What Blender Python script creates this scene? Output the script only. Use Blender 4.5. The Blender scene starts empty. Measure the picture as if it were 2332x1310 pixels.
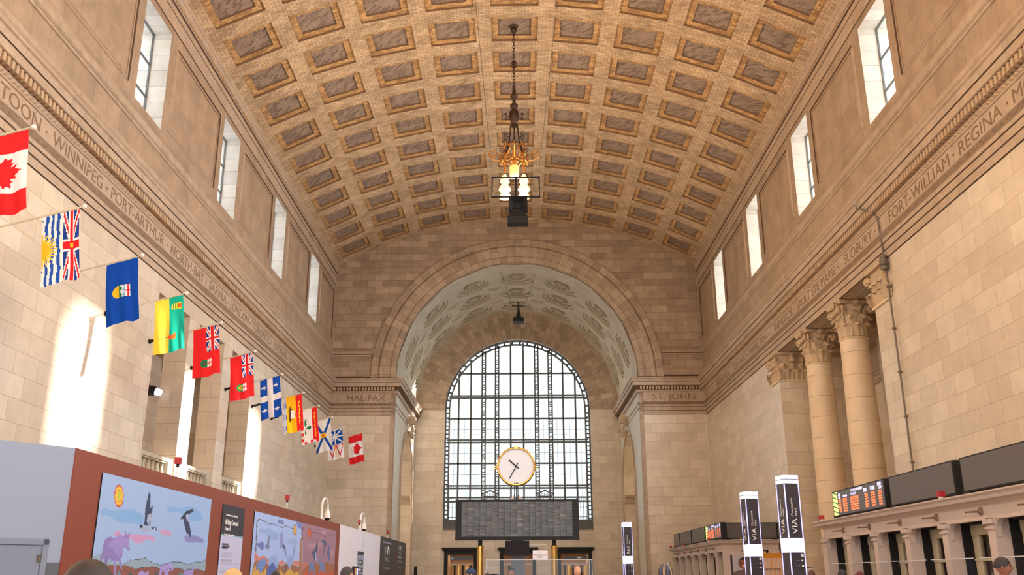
import bpy, bmesh, math, random
from mathutils import Vector, Matrix, Quaternion
PI = math.pi
random.seed(7)
sc = bpy.context.scene
COL = sc.collection

# ---------------------------------------------------------------- camera
W, H = 2332, 1310
F, PITCH, YAW, ROLL = 2088.28, math.radians(17.481), math.radians(.373), math.radians(-.217)
CPOS = Vector((.081, 0, 1.65))
_fw = Vector((-math.sin(YAW) * math.cos(PITCH), math.cos(YAW) * math.cos(PITCH), math.sin(PITCH)))
_rt = Vector((math.cos(YAW), math.sin(YAW), 0))
_up = _rt.cross(_fw)
RT = _rt * math.cos(ROLL) + _up * math.sin(ROLL)
UP = -_rt * math.sin(ROLL) + _up * math.cos(ROLL)
cam_data = bpy.data.cameras.new('camera')
cam = bpy.data.objects.new('camera', cam_data)
COL.objects.link(cam)
cam_data.sensor_width = 36
cam_data.lens = F * 36 / W
cam_data.clip_end = 500
cam.matrix_world = Matrix((( RT.x, UP.x, -_fw.x, CPOS.x), (RT.y, UP.y, -_fw.y, CPOS.y), (RT.z, UP.z, -_fw.z, CPOS.z), (0, 0, 0, 1)))
sc.camera = cam

def on(px, py, ax, v):
    """point of the plane (axis ax = v) that the photograph shows at px, py"""
    d = RT * (px - W / 2) - UP * (py - H / 2) + _fw * F
    return CPOS + d * ((v - CPOS[ax]) / d[ax])

def proj(p):
    q = Vector(p) - CPOS
    k = F / q.dot(_fw)
    return W / 2 + q.dot(RT) * k, H / 2 - q.dot(UP) * k

# ---------------------------------------------------------------- light
sc.view_settings.view_transform = 'Standard'
sc.view_settings.look = 'None'
sc.view_settings.gamma = 1
sc.view_settings.use_curve_mapping = False
sc.view_settings.exposure = -0.48
world = bpy.data.worlds.new('world')
sc.world = world
world.use_nodes = True
bg = world.node_tree.nodes['Background']
bg.inputs['Color'].default_value = (.80, .90, 1, 1)
bg.inputs['Strength'].default_value = 5.5

def light(name, kind, loc, energy, color, size=1, sizey=None, direction=None, spread=None, portal=False):
    l = bpy.data.lights.new(name, kind)
    l.energy = energy
    l.color = color
    if kind == 'AREA':
        l.shape = 'RECTANGLE' if sizey else 'SQUARE'
        l.size = size
        if sizey: l.size_y = sizey
        if spread: l.spread = spread
        if portal: l.cycles.is_portal = True
    elif kind == 'SUN':
        l.angle = size
    else:
        l.shadow_soft_size = size
    o = bpy.data.objects.new(name, l)
    COL.objects.link(o)
    o.location = loc
    if direction is not None:
        o.rotation_euler = Vector(direction).to_track_quat('-Z', 'Y').to_euler()
    return o

WARM = (1, .72, .44)
AMB = (1, .85, .69)
light('sun', 'SUN', (60, 40, 60), 75, (1, .95, .88), math.radians(3.4), direction=(-1, -.42, -.46))
# lamps of the great bronze chandeliers (one is in view, its sisters hang above and behind the camera)
for y in (-12, 11.5):
    light('chandelier_lamp', 'POINT', (0, y, 17.6), 5200, WARM, .9)
light('chandelier_lamp', 'POINT', (-.04, 37.9, 17.6), 1500, WARM, .5)
# uplights along both cornice ledges wash the vault; added unseen fill brightens opposite walls and floor
for s in (-1, 1):
    for y in (-5, 9, 23, 37, 51):
        light('cornice_uplight', 'AREA', (s * 12.5, y, 14.97), 400 if y < 40 else 230, (1, .80, .58), 13, .25, direction=(-s * 1, 0, .8), spread=math.radians(110))
        light('cornice_fill', 'AREA', (s * 12.5, y, 15.05), 540 if s < 0 else 1800, (1, .80, .60) if s < 0 else (.82, .90, 1), 13, .25, direction=(-s * 1, .0, -.30), spread=math.radians(150))
for s in (-1, 1):  # added unseen fill for the bay soffit and the window wall
    light('bay_soffit_fill', 'AREA', (s * 7.95, 70, 15.0), 60, (.97, 1, .94), 9, .2, direction=(-s, 0, .9), spread=math.radians(170))
    light('bay_wall_fill', 'AREA', (s * 7.95, 68, 15.0), 100, (1, .88, .72), 7, .2, direction=(-s * .7, 1, -.45), spread=math.radians(160))

# ---------------------------------------------------------------- materials
def lin(c):
    return tuple((x / 255 / 12.92) if x / 255 <= .04045 else ((x / 255 + .055) / 1.055) ** 2.4 for x in c)

MATS = {}
def new_mat(name):
    m = bpy.data.materials.new(name)
    m.use_nodes = True
    MATS[name] = m
    return m, m.node_tree, m.node_tree.nodes['Principled BSDF']

def flat(name, rgb, rough=.6, metal=0, emit=None, es=1, spec=.5, coat=0, noise=0, nscale=6):
    m, nt, b = new_mat(name)
    c = lin(rgb)
    b.inputs['Base Color'].default_value = (*c, 1)
    b.inputs['Roughness'].default_value = rough
    b.inputs['Metallic'].default_value = metal
    b.inputs['Specular IOR Level'].default_value = spec
    if emit:
        b.inputs['Emission Color'].default_value = (*lin(emit), 1)
        b.inputs['Emission Strength'].default_value = es
    if noise:
        tc = nt.nodes.new('ShaderNodeTexCoord')
        n = nt.nodes.new('ShaderNodeTexNoise')
        n.inputs['Scale'].default_value = nscale
        n.inputs['Detail'].default_value = 6
        nt.links.new(tc.outputs['Object'], n.inputs['Vector'])
        mx = nt.nodes.new('ShaderNodeMix'); mx.data_type = 'RGBA'
        mx.inputs[6].default_value = (*[x * (1 - noise) for x in c], 1)
        mx.inputs[7].default_value = (*[min(1, x * (1 + noise)) for x in c], 1)
        nt.links.new(n.outputs['Fac'], mx.inputs[0])
        nt.links.new(mx.outputs[2], b.inputs['Base Color'])
    return m

def brick(name, c1, c2, mortar, bw, bh, ms=.008, rough=.5, offset=.5, freq=2, rot=0, mott=.18, mscale=1.3, bump=.25, bias=0, squash=1, third=None, coat=0):
    m, nt, b = new_mat(name)
    N = nt.nodes.new; L = nt.links.new
    tc = N('ShaderNodeTexCoord')
    mp = N('ShaderNodeMapping'); mp.inputs['Rotation'].default_value = (0, 0, rot)
    L(tc.outputs['UV'], mp.inputs['Vector'])
    br = N('ShaderNodeTexBrick')
    br.offset = offset; br.offset_frequency = freq; br.squash = squash
    br.inputs['Scale'].default_value = 1
    br.inputs['Mortar Size'].default_value = ms
    br.inputs['Mortar Smooth'].default_value = .1
    br.inputs['Brick Width'].default_value = bw
    br.inputs['Row Height'].default_value = bh
    br.inputs['Bias'].default_value = bias
    br.inputs['Color1'].default_value = (*lin(c1), 1)
    br.inputs['Color2'].default_value = (*lin(c2), 1)
    br.inputs['Mortar'].default_value = (*lin(mortar), 1)
    L(mp.outputs[0], br.inputs['Vector'])
    no = N('ShaderNodeTexNoise'); no.inputs['Scale'].default_value = mscale; no.inputs['Detail'].default_value = 8; no.inputs['Roughness'].default_value = .65
    L(tc.outputs['UV'], no.inputs['Vector'])
    rmp = N('ShaderNodeMapRange'); rmp.inputs[1].default_value = .3; rmp.inputs[2].default_value = .7
    rmp.inputs[3].default_value = 1 - mott; rmp.inputs[4].default_value = 1 + mott
    L(no.outputs['Fac'], rmp.inputs[0])
    # per-block tint: a second, differently seeded look-up of the same bond
    vm = N('ShaderNodeVectorMath'); vm.operation = 'SCALE'; vm.inputs[3].default_value = 1
    mul = N('ShaderNodeVectorMath'); mul.operation = 'MULTIPLY'
    L(br.outputs['Color'], mul.inputs[0])
    cb = N('ShaderNodeCombineXYZ')
    for i in range(3): L(rmp.outputs[0], cb.inputs[i])
    L(cb.outputs[0], mul.inputs[1])
    L(mul.outputs[0], b.inputs['Base Color'])
    b.inputs['Roughness'].default_value = rough
    bp = N('ShaderNodeBump'); bp.inputs['Strength'].default_value = bump; bp.inputs['Distance'].default_value = .02
    mm = N('ShaderNodeMath'); mm.operation = 'MULTIPLY_ADD'; mm.inputs[1].default_value = -1; mm.inputs[2].default_value = 1
    L(br.outputs['Fac'], mm.inputs[0])
    ad = N('ShaderNodeMath'); ad.operation = 'MULTIPLY_ADD'; ad.inputs[1].default_value = .25
    L(no.outputs['Fac'], ad.inputs[0]); L(mm.outputs[0], ad.inputs[2])
    L(ad.outputs[0], bp.inputs['Height'])
    L(bp.outputs[0], b.inputs['Normal'])
    if coat: b.inputs['Coat Weight'].default_value = coat; b.inputs['Coat Roughness'].default_value = .25
    return m

def carved(name, c, scale=9, depth=.6, dark=.55):
    m, nt, b = new_mat(name)
    N = nt.nodes.new; L = nt.links.new
    tc = N('ShaderNodeTexCoord')
    vo = N('ShaderNodeTexVoronoi'); vo.inputs['Scale'].default_value = scale
    L(tc.outputs['UV'], vo.inputs['Vector'])
    wv = N('ShaderNodeTexWave'); wv.inputs['Scale'].default_value = scale / 4; wv.inputs['Distortion'].default_value = 5
    L(tc.outputs['UV'], wv.inputs['Vector'])
    mx = N('ShaderNodeMix'); mx.data_type = 'RGBA'
    cl = lin(c)
    mx.inputs[6].default_value = (*[x * dark for x in cl], 1); mx.inputs[7].default_value = (*[min(1, x * 1.1) for x in cl], 1)
    L(wv.outputs['Fac'], mx.inputs[0]); L(mx.outputs[2], b.inputs['Base Color'])
    b.inputs['Roughness'].default_value = .7
    bp = N('ShaderNodeBump'); bp.inputs['Strength'].default_value = depth; bp.inputs['Distance'].default_value = .05
    L(wv.outputs['Fac'], bp.inputs['Height']); L(bp.outputs[0], b.inputs['Normal'])
    return m

def vcol(name, rough=.6, emit=0, trans=0, spec=.4):
    m, nt, b = new_mat(name)
    a = nt.nodes.new('ShaderNodeVertexColor'); a.layer_name = 'Col'
    nt.links.new(a.outputs['Color'], b.inputs['Base Color'])
    b.inputs['Roughness'].default_value = rough
    b.inputs['Specular IOR Level'].default_value = spec
    if emit:
        nt.links.new(a.outputs['Color'], b.inputs['Emission Color'])
        b.inputs['Emission Strength'].default_value = emit
    if trans:
        t = nt.nodes.new('ShaderNodeBsdfTranslucent'); mx = nt.nodes.new('ShaderNodeMixShader')
        nt.links.new(a.outputs['Color'], t.inputs['Color'])
        mx.inputs[0].default_value = trans
        out = nt.nodes['Material Output']
        nt.links.new(b.outputs[0], mx.inputs[1]); nt.links.new(t.outputs[0], mx.inputs[2]); nt.links.new(mx.outputs[0], out.inputs[0])
    return m

def glass(name, tint=(1, 1, 1), gl=.08, rough=.02):
    m = bpy.data.materials.new(name); m.use_nodes = True; MATS[name] = m
    nt = m.node_tree; nt.nodes.remove(nt.nodes['Principled BSDF'])
    t = nt.nodes.new('ShaderNodeBsdfTransparent'); t.inputs[0].default_value = (*tint, 1)
    g = nt.nodes.new('ShaderNodeBsdfGlossy'); g.inputs['Roughness'].default_value = rough
    mx = nt.nodes.new('ShaderNodeMixShader'); mx.inputs[0].default_value = gl
    nt.links.new(t.outputs[0], mx.inputs[1]); nt.links.new(g.outputs[0], mx.inputs[2])
    nt.links.new(mx.outputs[0], nt.nodes['Material Output'].inputs[0])
    return m

M = dict(
    lower=brick('travertine_blocks', (222, 206, 184), (206, 188, 164), (172, 150, 124), 1.22, .61, .008, rough=.33, mott=.09),
    upper=brick('limestone_blocks', (176, 152, 127), (146, 122, 99), (112, 90, 70), 1.07, .5, .010, rough=.6, mott=.16),
    band=brick('limestone_band', (184, 160, 136), (172, 148, 124), (130, 106, 84), 1.3, 3.0, .006, rough=.6, mott=.16, mscale=2.5),
    side=brick('limestone_panels', (168, 144, 120), (158, 134, 110), (128, 104, 82), .95, 1.9, .008, rough=.6, mott=.2, mscale=1.1, bump=.1),
    soot_shade=flat('soot_and_shade', (84, 62, 46), .9),  # soot in the joints, and painted shade behind the dentils
    shade=flat('grime_and_shade_stone', (140, 108, 80), .8, noise=.15),  # painted shade of the cornice soffit, and grime in the mouldings
    vous=brick('limestone_voussoirs', (182, 158, 132), (154, 130, 106), (112, 90, 70), 1.0, .55, .010, rough=.6, mott=.14),
    rib=brick('vault_rib_tile', (206, 178, 144), (176, 147, 114), (108, 80, 56), .33, .13, .008, rough=.55, mott=.30, mscale=.7),
    amber=brick('vault_amber_tile', (204, 162, 108), (158, 118, 76), (104, 76, 50), .27, .14, .006, rough=.55, mott=.28, mscale=1.1),
    herr=brick('vault_panel_tile', (146, 124, 108), (84, 66, 55), (168, 146, 126), .36, .125, .008, rough=.6, rot=PI / 4, mott=.15, bias=-.25),
    soffit=brick('pale_soffit_blocks', (196, 186, 164), (184, 172, 150), (142, 132, 112), 1.1, .8, .006, rough=.6, mott=.08),
    guill=carved('carved_guilloche', (150, 122, 96), 14),
    carve=flat('carved_stone', (192, 166, 134), .65, noise=.18, nscale=3),
    dent=flat('dentil_stone', (182, 154, 124), .6, noise=.12),
    letter=flat('cut_letter_shade', (126, 100, 78), .8),
    floor=brick('marble_floor', (176, 160, 140), (150, 134, 114), (110, 96, 80), 1.2, 1.2, .006, rough=.22, offset=0, mott=.12),
    column=brick('column_drums', (224, 200, 166), (216, 190, 154), (158, 132, 100), 60, .92, .010, rough=.5, mott=.08, offset=0),
    iron=flat('bronze_window_metal', (92, 92, 90), .5, .1),
    dark=flat('dark_metal', (30, 29, 31), .55, 0, spec=.25),
    bronze=flat('aged_bronze', (66, 44, 30), .5, .5, noise=.2),
    horn=flat('lamp_arm_bronze', (128, 104, 84), .5, .3),
    gilt=flat('gilded_bronze', (190, 132, 66), .38, .75),
    gold=flat('polished_brass', (206, 160, 84), .25, .9),
    white=flat('white_paint', (232, 228, 226), .5),
    hoard=flat('rust_painted_board', (130, 62, 42), .55, noise=.05, nscale=1.2),
    greyb=flat('grey_painted_board', (142, 152, 172), .5),
    greyd=flat('grey_door_paint', (122, 130, 148), .45),
    slate=flat('slate_skirting', (86, 90, 98), .5),
    whiteb=flat('white_painted_board', (226, 218, 224), .5),
    black=flat('black_board', (58, 52, 50), .5),
    screen=flat('blank_screen', (92, 86, 84), .35),
    totem=flat('totem_face', (66, 62, 70), .3, spec=.3),
    tv=flat('television_glass', (26, 18, 20), .45, spec=.15),
    red=flat('red_enamel', (168, 26, 40), .35),
    ink=flat('white_lettering', (236, 236, 236), .5),
    inkd=flat('dark_lettering', (44, 42, 44), .6),
    inky=flat('amber_lettering', (242, 178, 50), .5),
    pale=flat('booth_stone', (196, 178, 168), .5, noise=.07, nscale=3),
    palef=flat('booth_window_frame', (196, 186, 160), .5),
    glow=flat('lit_white_panel', (240, 240, 255), .4, emit=(212, 218, 255), es=1.5),
    edge=flat('lit_blue_edge', (200, 205, 255), .4, emit=(178, 180, 255), es=1.5),
    bulb=flat('glowing_glass', (255, 214, 150), .3, emit=(255, 198, 112), es=5),
    lampg=flat('warm_lit_glass', (255, 206, 140), .4, emit=(255, 176, 90), es=1.2),
    glass=glass('clear_glass'),
    plexi=glass('acrylic_sheet', (.97, .97, .98), .012),
    pane=glass('booth_glass', (.8, .78, .74), .12),
    edgeg=flat('acrylic_edge', (210, 212, 216), .3),
    slab=vcol('printed_panel', .5),
    cloth=vcol('flag_cloth', .8, trans=.22, spec=.1),
    led=vcol('led_panel', .4, emit=1.6),
    skin=flat('skin', (198, 150, 124), .55),
    interior=flat('warm_interior', (214, 176, 128), .6, emit=(226, 174, 116), es=.0),
    bldg=flat('pale_facade', (186, 196, 192), .7),
    wire=flat('steel_wire', (104, 92, 80), .5, .3),
)

# ---------------------------------------------------------------- mesh helpers
class MB:
    def __init__(s): s.v = []; s.f = []; s.m = []; s.uv = []; s.mats = []; s.col = []
    def mi(s, m):
        m = M[m] if isinstance(m, str) else m
        if m not in s.mats: s.mats.append(m)
        return s.mats.index(m)
    def face(s, pts, m='carve', uv=None, col=None):
        i = len(s.v); s.v.extend([tuple(p) for p in pts])
        s.f.append(tuple(range(i, i + len(pts)))); s.m.append(s.mi(m)); s.uv.append(uv); s.col.append(col)
    def box(s, x0, x1, y0, y1, z0, z1, m='carve', skip=''):
        P = lambda a, b, c: (a, b, c)
        F_ = {'-x': [P(x0, y0, z0), P(x0, y0, z1), P(x0, y1, z1), P(x0, y1, z0)], '+x': [P(x1, y0, z0), P(x1, y1, z0), P(x1, y1, z1), P(x1, y0, z1)],
              '-y': [P(x0, y0, z0), P(x1, y0, z0), P(x1, y0, z1), P(x0, y0, z1)], '+y': [P(x0, y1, z0), P(x0, y1, z1), P(x1, y1, z1), P(x1, y1, z0)],
              '-z': [P(x0, y0, z0), P(x0, y1, z0), P(x1, y1, z0), P(x1, y0, z0)], '+z': [P(x0, y0, z1), P(x1, y0, z1), P(x1, y1, z1), P(x0, y1, z1)]}
        for k, q in F_.items():
            if k not in skip: s.face(q, m)
    def xbox(s, c, ax, ay, az, m='carve'):
        """box with centre c and half axes"""
        c = Vector(c); ax = Vector(ax); ay = Vector(ay); az = Vector(az)
        g = lambda i, j, k: c + ax * i + ay * j + az * k
        for q in (((-1, -1, -1), (-1, -1, 1), (-1, 1, 1), (-1, 1, -1)), ((1, -1, -1), (1, 1, -1), (1, 1, 1), (1, -1, 1)), ((-1, -1, -1), (1, -1, -1), (1, -1, 1), (-1, -1, 1)),
                  ((-1, 1, -1), (-1, 1, 1), (1, 1, 1), (1, 1, -1)), ((-1, -1, -1), (-1, 1, -1), (1, 1, -1), (1, -1, -1)), ((-1, -1, 1), (1, -1, 1), (1, 1, 1), (-1, 1, 1))):
            s.face([g(*t) for t in q], m)
    def tube(s, path, r, n=8, m='carve', closed=False, cap=True):
        path = [Vector(p) for p in path]
        rings = []; L_ = len(path)
        for i, p in enumerate(path):
            a = path[(i - 1) % L_] if (i > 0 or closed) else p
            b = path[(i + 1) % L_] if (i < L_ - 1 or closed) else p
            t = (b - a).normalized()
            u = t.orthogonal().normalized() if not rings else (rings[-1][1] - t * rings[-1][1].dot(t)).normalized()
            w = t.cross(u)
            rr = r[i] if isinstance(r, (list, tuple)) else r
            rings.append(([p + (u * math.cos(2 * PI * k / n) + w * math.sin(2 * PI * k / n)) * rr for k in range(n)], u))
        R_ = [q[0] for q in rings]
        for i in range(L_ if closed else L_ - 1):
            A = R_[i]; B = R_[(i + 1) % L_]
            for k in range(n): s.face([A[k], A[(k + 1) % n], B[(k + 1) % n], B[k]], m)
        if cap and not closed: s.face(R_[0][::-1], m); s.face(R_[-1], m)
    def lathe(s, prof, c, n=24, m='carve', axis=(0, 0, 1), a0=0, a1=2 * PI, uvs=True):
        c = Vector(c); axis = Vector(axis).normalized(); u = axis.orthogonal().normalized() if abs(axis.z) < .99 else Vector((1, 0, 0)); w = axis.cross(u)
        P = lambda r, z, a: c + axis * z + (u * math.cos(a) + w * math.sin(a)) * r
        for (r0, z0), (r1, z1) in zip(prof, prof[1:]):
            for k in range(n):
                b0 = a0 + (a1 - a0) * k / n; b1 = a0 + (a1 - a0) * (k + 1) / n
                q = [P(r0, z0, b0), P(r0, z0, b1), P(r1, z1, b1), P(r1, z1, b0)]
                R = max(r0, r1)
                uv = [(b0 * R, z0), (b1 * R, z0), (b1 * R, z1), (b0 * R, z1)]
                if r0 < 1e-6: q = q[1:]; uv = uv[1:]
                elif r1 < 1e-6: q = q[:3]; uv = uv[:3]
                s.face(q, m, uv)
    def prism(s, poly, n, depth, m='carve'):
        """poly: 3-d points in a plane, pushed back by n*depth"""
        n = Vector(n) * depth; A = [Vector(p) for p in poly]; B = [p + n for p in A]
        s.face(A, m); s.face(B[::-1], m)
        for i in range(len(A)):
            j = (i + 1) % len(A); s.face([A[i], B[i], B[j], A[j]], m)
    def build(s, name, parent=None, smooth=False, merge=True, label=None, cat=None, group=None, kind=None, loc=None):
        me = bpy.data.meshes.new(name)
        me.from_pydata(s.v, [], s.f)
        for m in s.mats: me.materials.append(m)
        me.polygons.foreach_set('material_index', s.m)
        haveC = any(c is not None for c in s.col)
        UV = []; CC = []
        for p in me.polygons:
            u = s.uv[p.index]
            if u is None:
                nrm = p.normal; ax = max(range(3), key=lambda i: abs(nrm[i]))
                u = [((co[1], co[2]) if ax == 0 else (co[0], co[2]) if ax == 1 else (co[0], co[1])) for co in (s.v[vi] for vi in p.vertices)]
            for q in u: UV += [q[0], q[1]]
            if haveC: CC += [*(s.col[p.index] or (1, 1, 1)), 1] * len(u)
        if haveC: me.color_attributes.new('Col', 'FLOAT_COLOR', 'CORNER').data.foreach_set('color', CC)
        me.uv_layers.new(name='UVMap').data.foreach_set('uv', UV)
        if merge or smooth:
            bm = bmesh.new(); bm.from_mesh(me); bmesh.ops.remove_doubles(bm, verts=bm.verts, dist=1e-5)
            if smooth:
                for f_ in bm.faces: f_.smooth = True
            bm.to_mesh(me); bm.free()
        if smooth and hasattr(me, 'set_sharp_from_angle'): me.set_sharp_from_angle(angle=math.radians(38))
        o = bpy.data.objects.new(name, me)
        COL.objects.link(o)
        if loc:
            for v in me.vertices: v.co -= Vector(loc)
            o.location = loc
        if parent: adopt(o, parent)
        tag(o, label, cat, group, kind)
        return o

def world_of(o):
    m = o.matrix_basis
    if o.parent: m = world_of(o.parent) @ o.matrix_parent_inverse @ m
    return m.copy()

def adopt(o, p):
    o.parent = p
    o.matrix_parent_inverse = world_of(p).inverted()

def tag(o, label=None, cat=None, group=None, kind=None):
    if label: o['label'] = label
    if cat: o['category'] = cat
    if group: o['group'] = group
    if kind: o['kind'] = kind
    return o

def thing(name, loc, label, cat, group=None, rz=0, kind=None):
    o = bpy.data.objects.new(name, None); COL.objects.link(o)
    o.empty_display_size = .2
    o.location = loc; o.rotation_euler = (0, 0, rz)
    tag(o, label, cat, group, kind)
    return o

def copy_tree(o, parent=None):
    c = o.copy(); COL.objects.link(c); c.parent = parent
    for ch in [x for x in bpy.data.objects if x.parent == o]:
        copy_tree(ch, c)
    return c

def text(name, body, origin, xdir, ydir, height, m, width=None, parent=None, ext=.004, sp=1.0, center=False, vcenter=False, **kw):
    cu = bpy.data.curves.new(name, 'FONT'); cu.body = body; cu.size = 1; cu.extrude = 0; cu.space_character = sp; cu.resolution_u = 3
    t = bpy.data.objects.new(name, cu); COL.objects.link(t)
    dg = bpy.context.evaluated_depsgraph_get(); dg.update()
    me = bpy.data.meshes.new_from_object(t.evaluated_get(dg))
    bpy.data.objects.remove(t); bpy.data.curves.remove(cu)
    xs = [v.co.x for v in me.vertices]; x0, x1 = min(xs), max(xs)
    k = height / .7
    kx = (width / (x1 - x0)) if width else k
    X = Vector(xdir).normalized(); Y = Vector(ydir).normalized(); Nn = X.cross(Y)
    off = -(x1 - x0) / 2 * kx if center else 0
    for v in me.vertices:
        v.co = X * ((v.co.x - x0) * kx + off) + Y * (v.co.y * k) + Nn * ext
    me.materials.clear(); me.materials.append(M[m] if isinstance(m, str) else m)
    me.name = name
    o = bpy.data.objects.new(name, me); COL.objects.link(o)
    bm = bmesh.new(); bm.from_mesh(me)
    r = bmesh.ops.extrude_face_region(bm, geom=bm.faces[:])
    bmesh.ops.translate(bm, verts=[g for g in r['geom'] if isinstance(g, bmesh.types.BMVert)], vec=-Nn * (ext + .002) * .9)
    bmesh.ops.recalc_face_normals(bm, faces=bm.faces)
    bm.to_mesh(me); bm.free()
    o.location = origin
    if parent: adopt(o, parent)
    tag(o, **kw) if kw else None
    return o

def sweep(mb, path, prof, m, closed=False):
    """sweep a profile (d inward, z) along plan points (x, y) with mitred corners; inward = left of travel when sgn>0"""
    n = len(path); offs = []
    for i in range(n):
        p = Vector(path[i])
        a = (p - Vector(path[i - 1])).normalized() if i > 0 else None
        b = (Vector(path[i + 1]) - p).normalized() if i < n - 1 else None
        if a is None: a = b
        if b is None: b = a
        na = Vector((-a.y, a.x)); nb = Vector((-b.y, b.x))
        mt = (na + nb); mt = mt / max(1e-6, mt.dot(na)) if mt.length > 1e-6 else na
        offs.append((p, mt))
    for i in range(n - 1):
        (p, mp), (q, mq) = offs[i], offs[i + 1]
        Ld = (Vector(path[i + 1]) - Vector(path[i])).length
        for j in range(len(prof) - 1):
            d0, z0 = prof[j][:2]; d1, z1 = prof[j + 1][:2]
            mm = prof[j][2] if len(prof[j]) > 2 else m
            A = p + mp * d0; B = q + mq * d0; C = q + mq * d1; D = p + mp * d1
            ln = sum((Vector(path[k + 1]) - Vector(path[k])).length for k in range(i))
            h0 = z0 + d0; h1 = z1 + d1
            mb.face([(A.x, A.y, z0), (B.x, B.y, z0), (C.x, C.y, z1), (D.x, D.y, z1)], mm, [(ln, z0), (ln + Ld, z0), (ln + Ld, z1 + .0001), (ln, z1 + .0001)])

# ================================================================ the hall
HX, YE, YB, ZA = 13.0, 62.73, -13.6, 12.21        # half width, end wall, back wall, underside of the entablature
VR, VZ = 26.74, 26.44 - 26.74                      # vault radius and its centre height
A0 = 13.4                                          # half of the vault's arc length
def vp(a, y, d=0):                                 # point on the vault: arc length a, depth d above its face
    t = a / VR
    return ((VR + d) * math.sin(t), y, VZ + (VR + d) * math.cos(t))
def vz(x): return VZ + math.sqrt(VR * VR - x * x)

# floor
b = MB(); b.face([(-17, -26, 0), (17, -26, 0), (17, 76, 0), (-17, 76, 0)], 'floor', [(-17, -26), (17, -26), (17, 76), (-17, 76)])
b.build('floor', kind='structure', label='polished stone floor of the hall')

# coffered vault
M['recess'] = flat('dark_recess_tile', (122, 92, 64), .7, noise=.3, nscale=5)  # darker tile for the side faces of the coffers
b = MB()
CA, CY = 2.95, 2.872
rows = range(-17, 9)
def vq(b, A, m, dep):
    b.face([vp(a, y, d) for (a, y), d in zip(A, dep)], m, [(a, y) for a, y in A])
ya = 36.84 - .435
for r in rows:
    for c in range(-4, 5):
        ca, cy = c * CA, ya + r * CY + CY / 2
        h = [(CA / 2, CY / 2, 0), (1.10, 1.0, 0), (1.09, .99, .10), (.79, .70, .10), (.78, .69, .19)]
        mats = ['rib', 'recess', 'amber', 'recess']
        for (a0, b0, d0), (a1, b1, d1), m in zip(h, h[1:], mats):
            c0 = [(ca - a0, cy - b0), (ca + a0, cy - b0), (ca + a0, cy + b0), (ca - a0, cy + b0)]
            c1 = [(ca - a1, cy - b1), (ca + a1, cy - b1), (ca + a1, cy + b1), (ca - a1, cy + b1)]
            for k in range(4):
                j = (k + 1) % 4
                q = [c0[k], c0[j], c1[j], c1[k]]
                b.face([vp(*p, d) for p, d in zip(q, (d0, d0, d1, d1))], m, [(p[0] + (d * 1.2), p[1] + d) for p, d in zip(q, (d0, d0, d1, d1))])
        a1, b1, d1 = h[-1]
        q = [(ca - a1, cy - b1), (ca + a1, cy - b1), (ca + a1, cy + b1), (ca - a1, cy + b1)]
        b.face([vp(*p, d1) for p in q], 'herr', [(p[0] * .97, p[1]) for p in q])
y0, y1 = ya - 17 * CY, ya + 9 * CY
for s in (-1, 1):
    q = [(s * 4.5 * CA, y0), (s * A0, y0), (s * A0, y1), (s * 4.5 * CA, y1)]
    b.face([vp(*p) for p in q], 'rib', q)
for (p0, p1) in ((y1, YE + .02), (YB - .1, y0)):
    if p1 > p0:
        for k in range(12):
            a, c = -A0 + 2 * A0 * k / 12, -A0 + 2 * A0 * (k + 1) / 12
            q = [(a, p0), (c, p0), (c, p1), (a, p1)]; b.face([vp(*p) for p in q], 'rib', q)
b.box(-14.4, 14.4, YB - .3, YE + .3, 23.3, 28, 'upper', skip='-z')
b.build('ceiling', kind='structure', label='coffered tile barrel vault over the hall')

# side walls: grid walls with openings
def gridwall(b, sx, X, T, ys, zs, holes, m, jamb=None, panels=()):
    """wall in the plane x = sx*X, thickness T outwards; holes = list of (y0, y1, z0, z1)"""
    ys = sorted(set(ys + [v for h in holes for v in h[:2]])); zs = sorted(set(zs + [v for h in holes for v in h[2:]]))
    inh = lambda y, z: any(h[0] < y < h[1] and h[2] < z < h[3] for h in holes)
    for y0, y1 in zip(ys, ys[1:]):
        for z0, z1 in zip(zs, zs[1:]):
            if inh((y0 + y1) / 2, (z0 + z1) / 2): continue
            for x in (sx * X, sx * (X + T)):
                b.face([(x, y0, z0), (x, y1, z0), (x, y1, z1), (x, y0, z1)], m)
    jm = jamb or m
    for (y0, y1, z0, z1) in holes:
        xa, xb = sx * X, sx * (X + T)
        for q in ([(xa, y0, z0), (xb, y0, z0), (xb, y0, z1), (xa, y0, z1)], [(xa, y1, z0), (xb, y1, z0), (xb, y1, z1), (xa, y1, z1)],
                  [(xa, y0, z0), (xb, y0, z0), (xb, y1, z0), (xa, y1, z0)], [(xa, y0, z1), (xb, y0, z1), (xb, y1, z1), (xa, y1, z1)]):
            b.face(q, jm)

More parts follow.
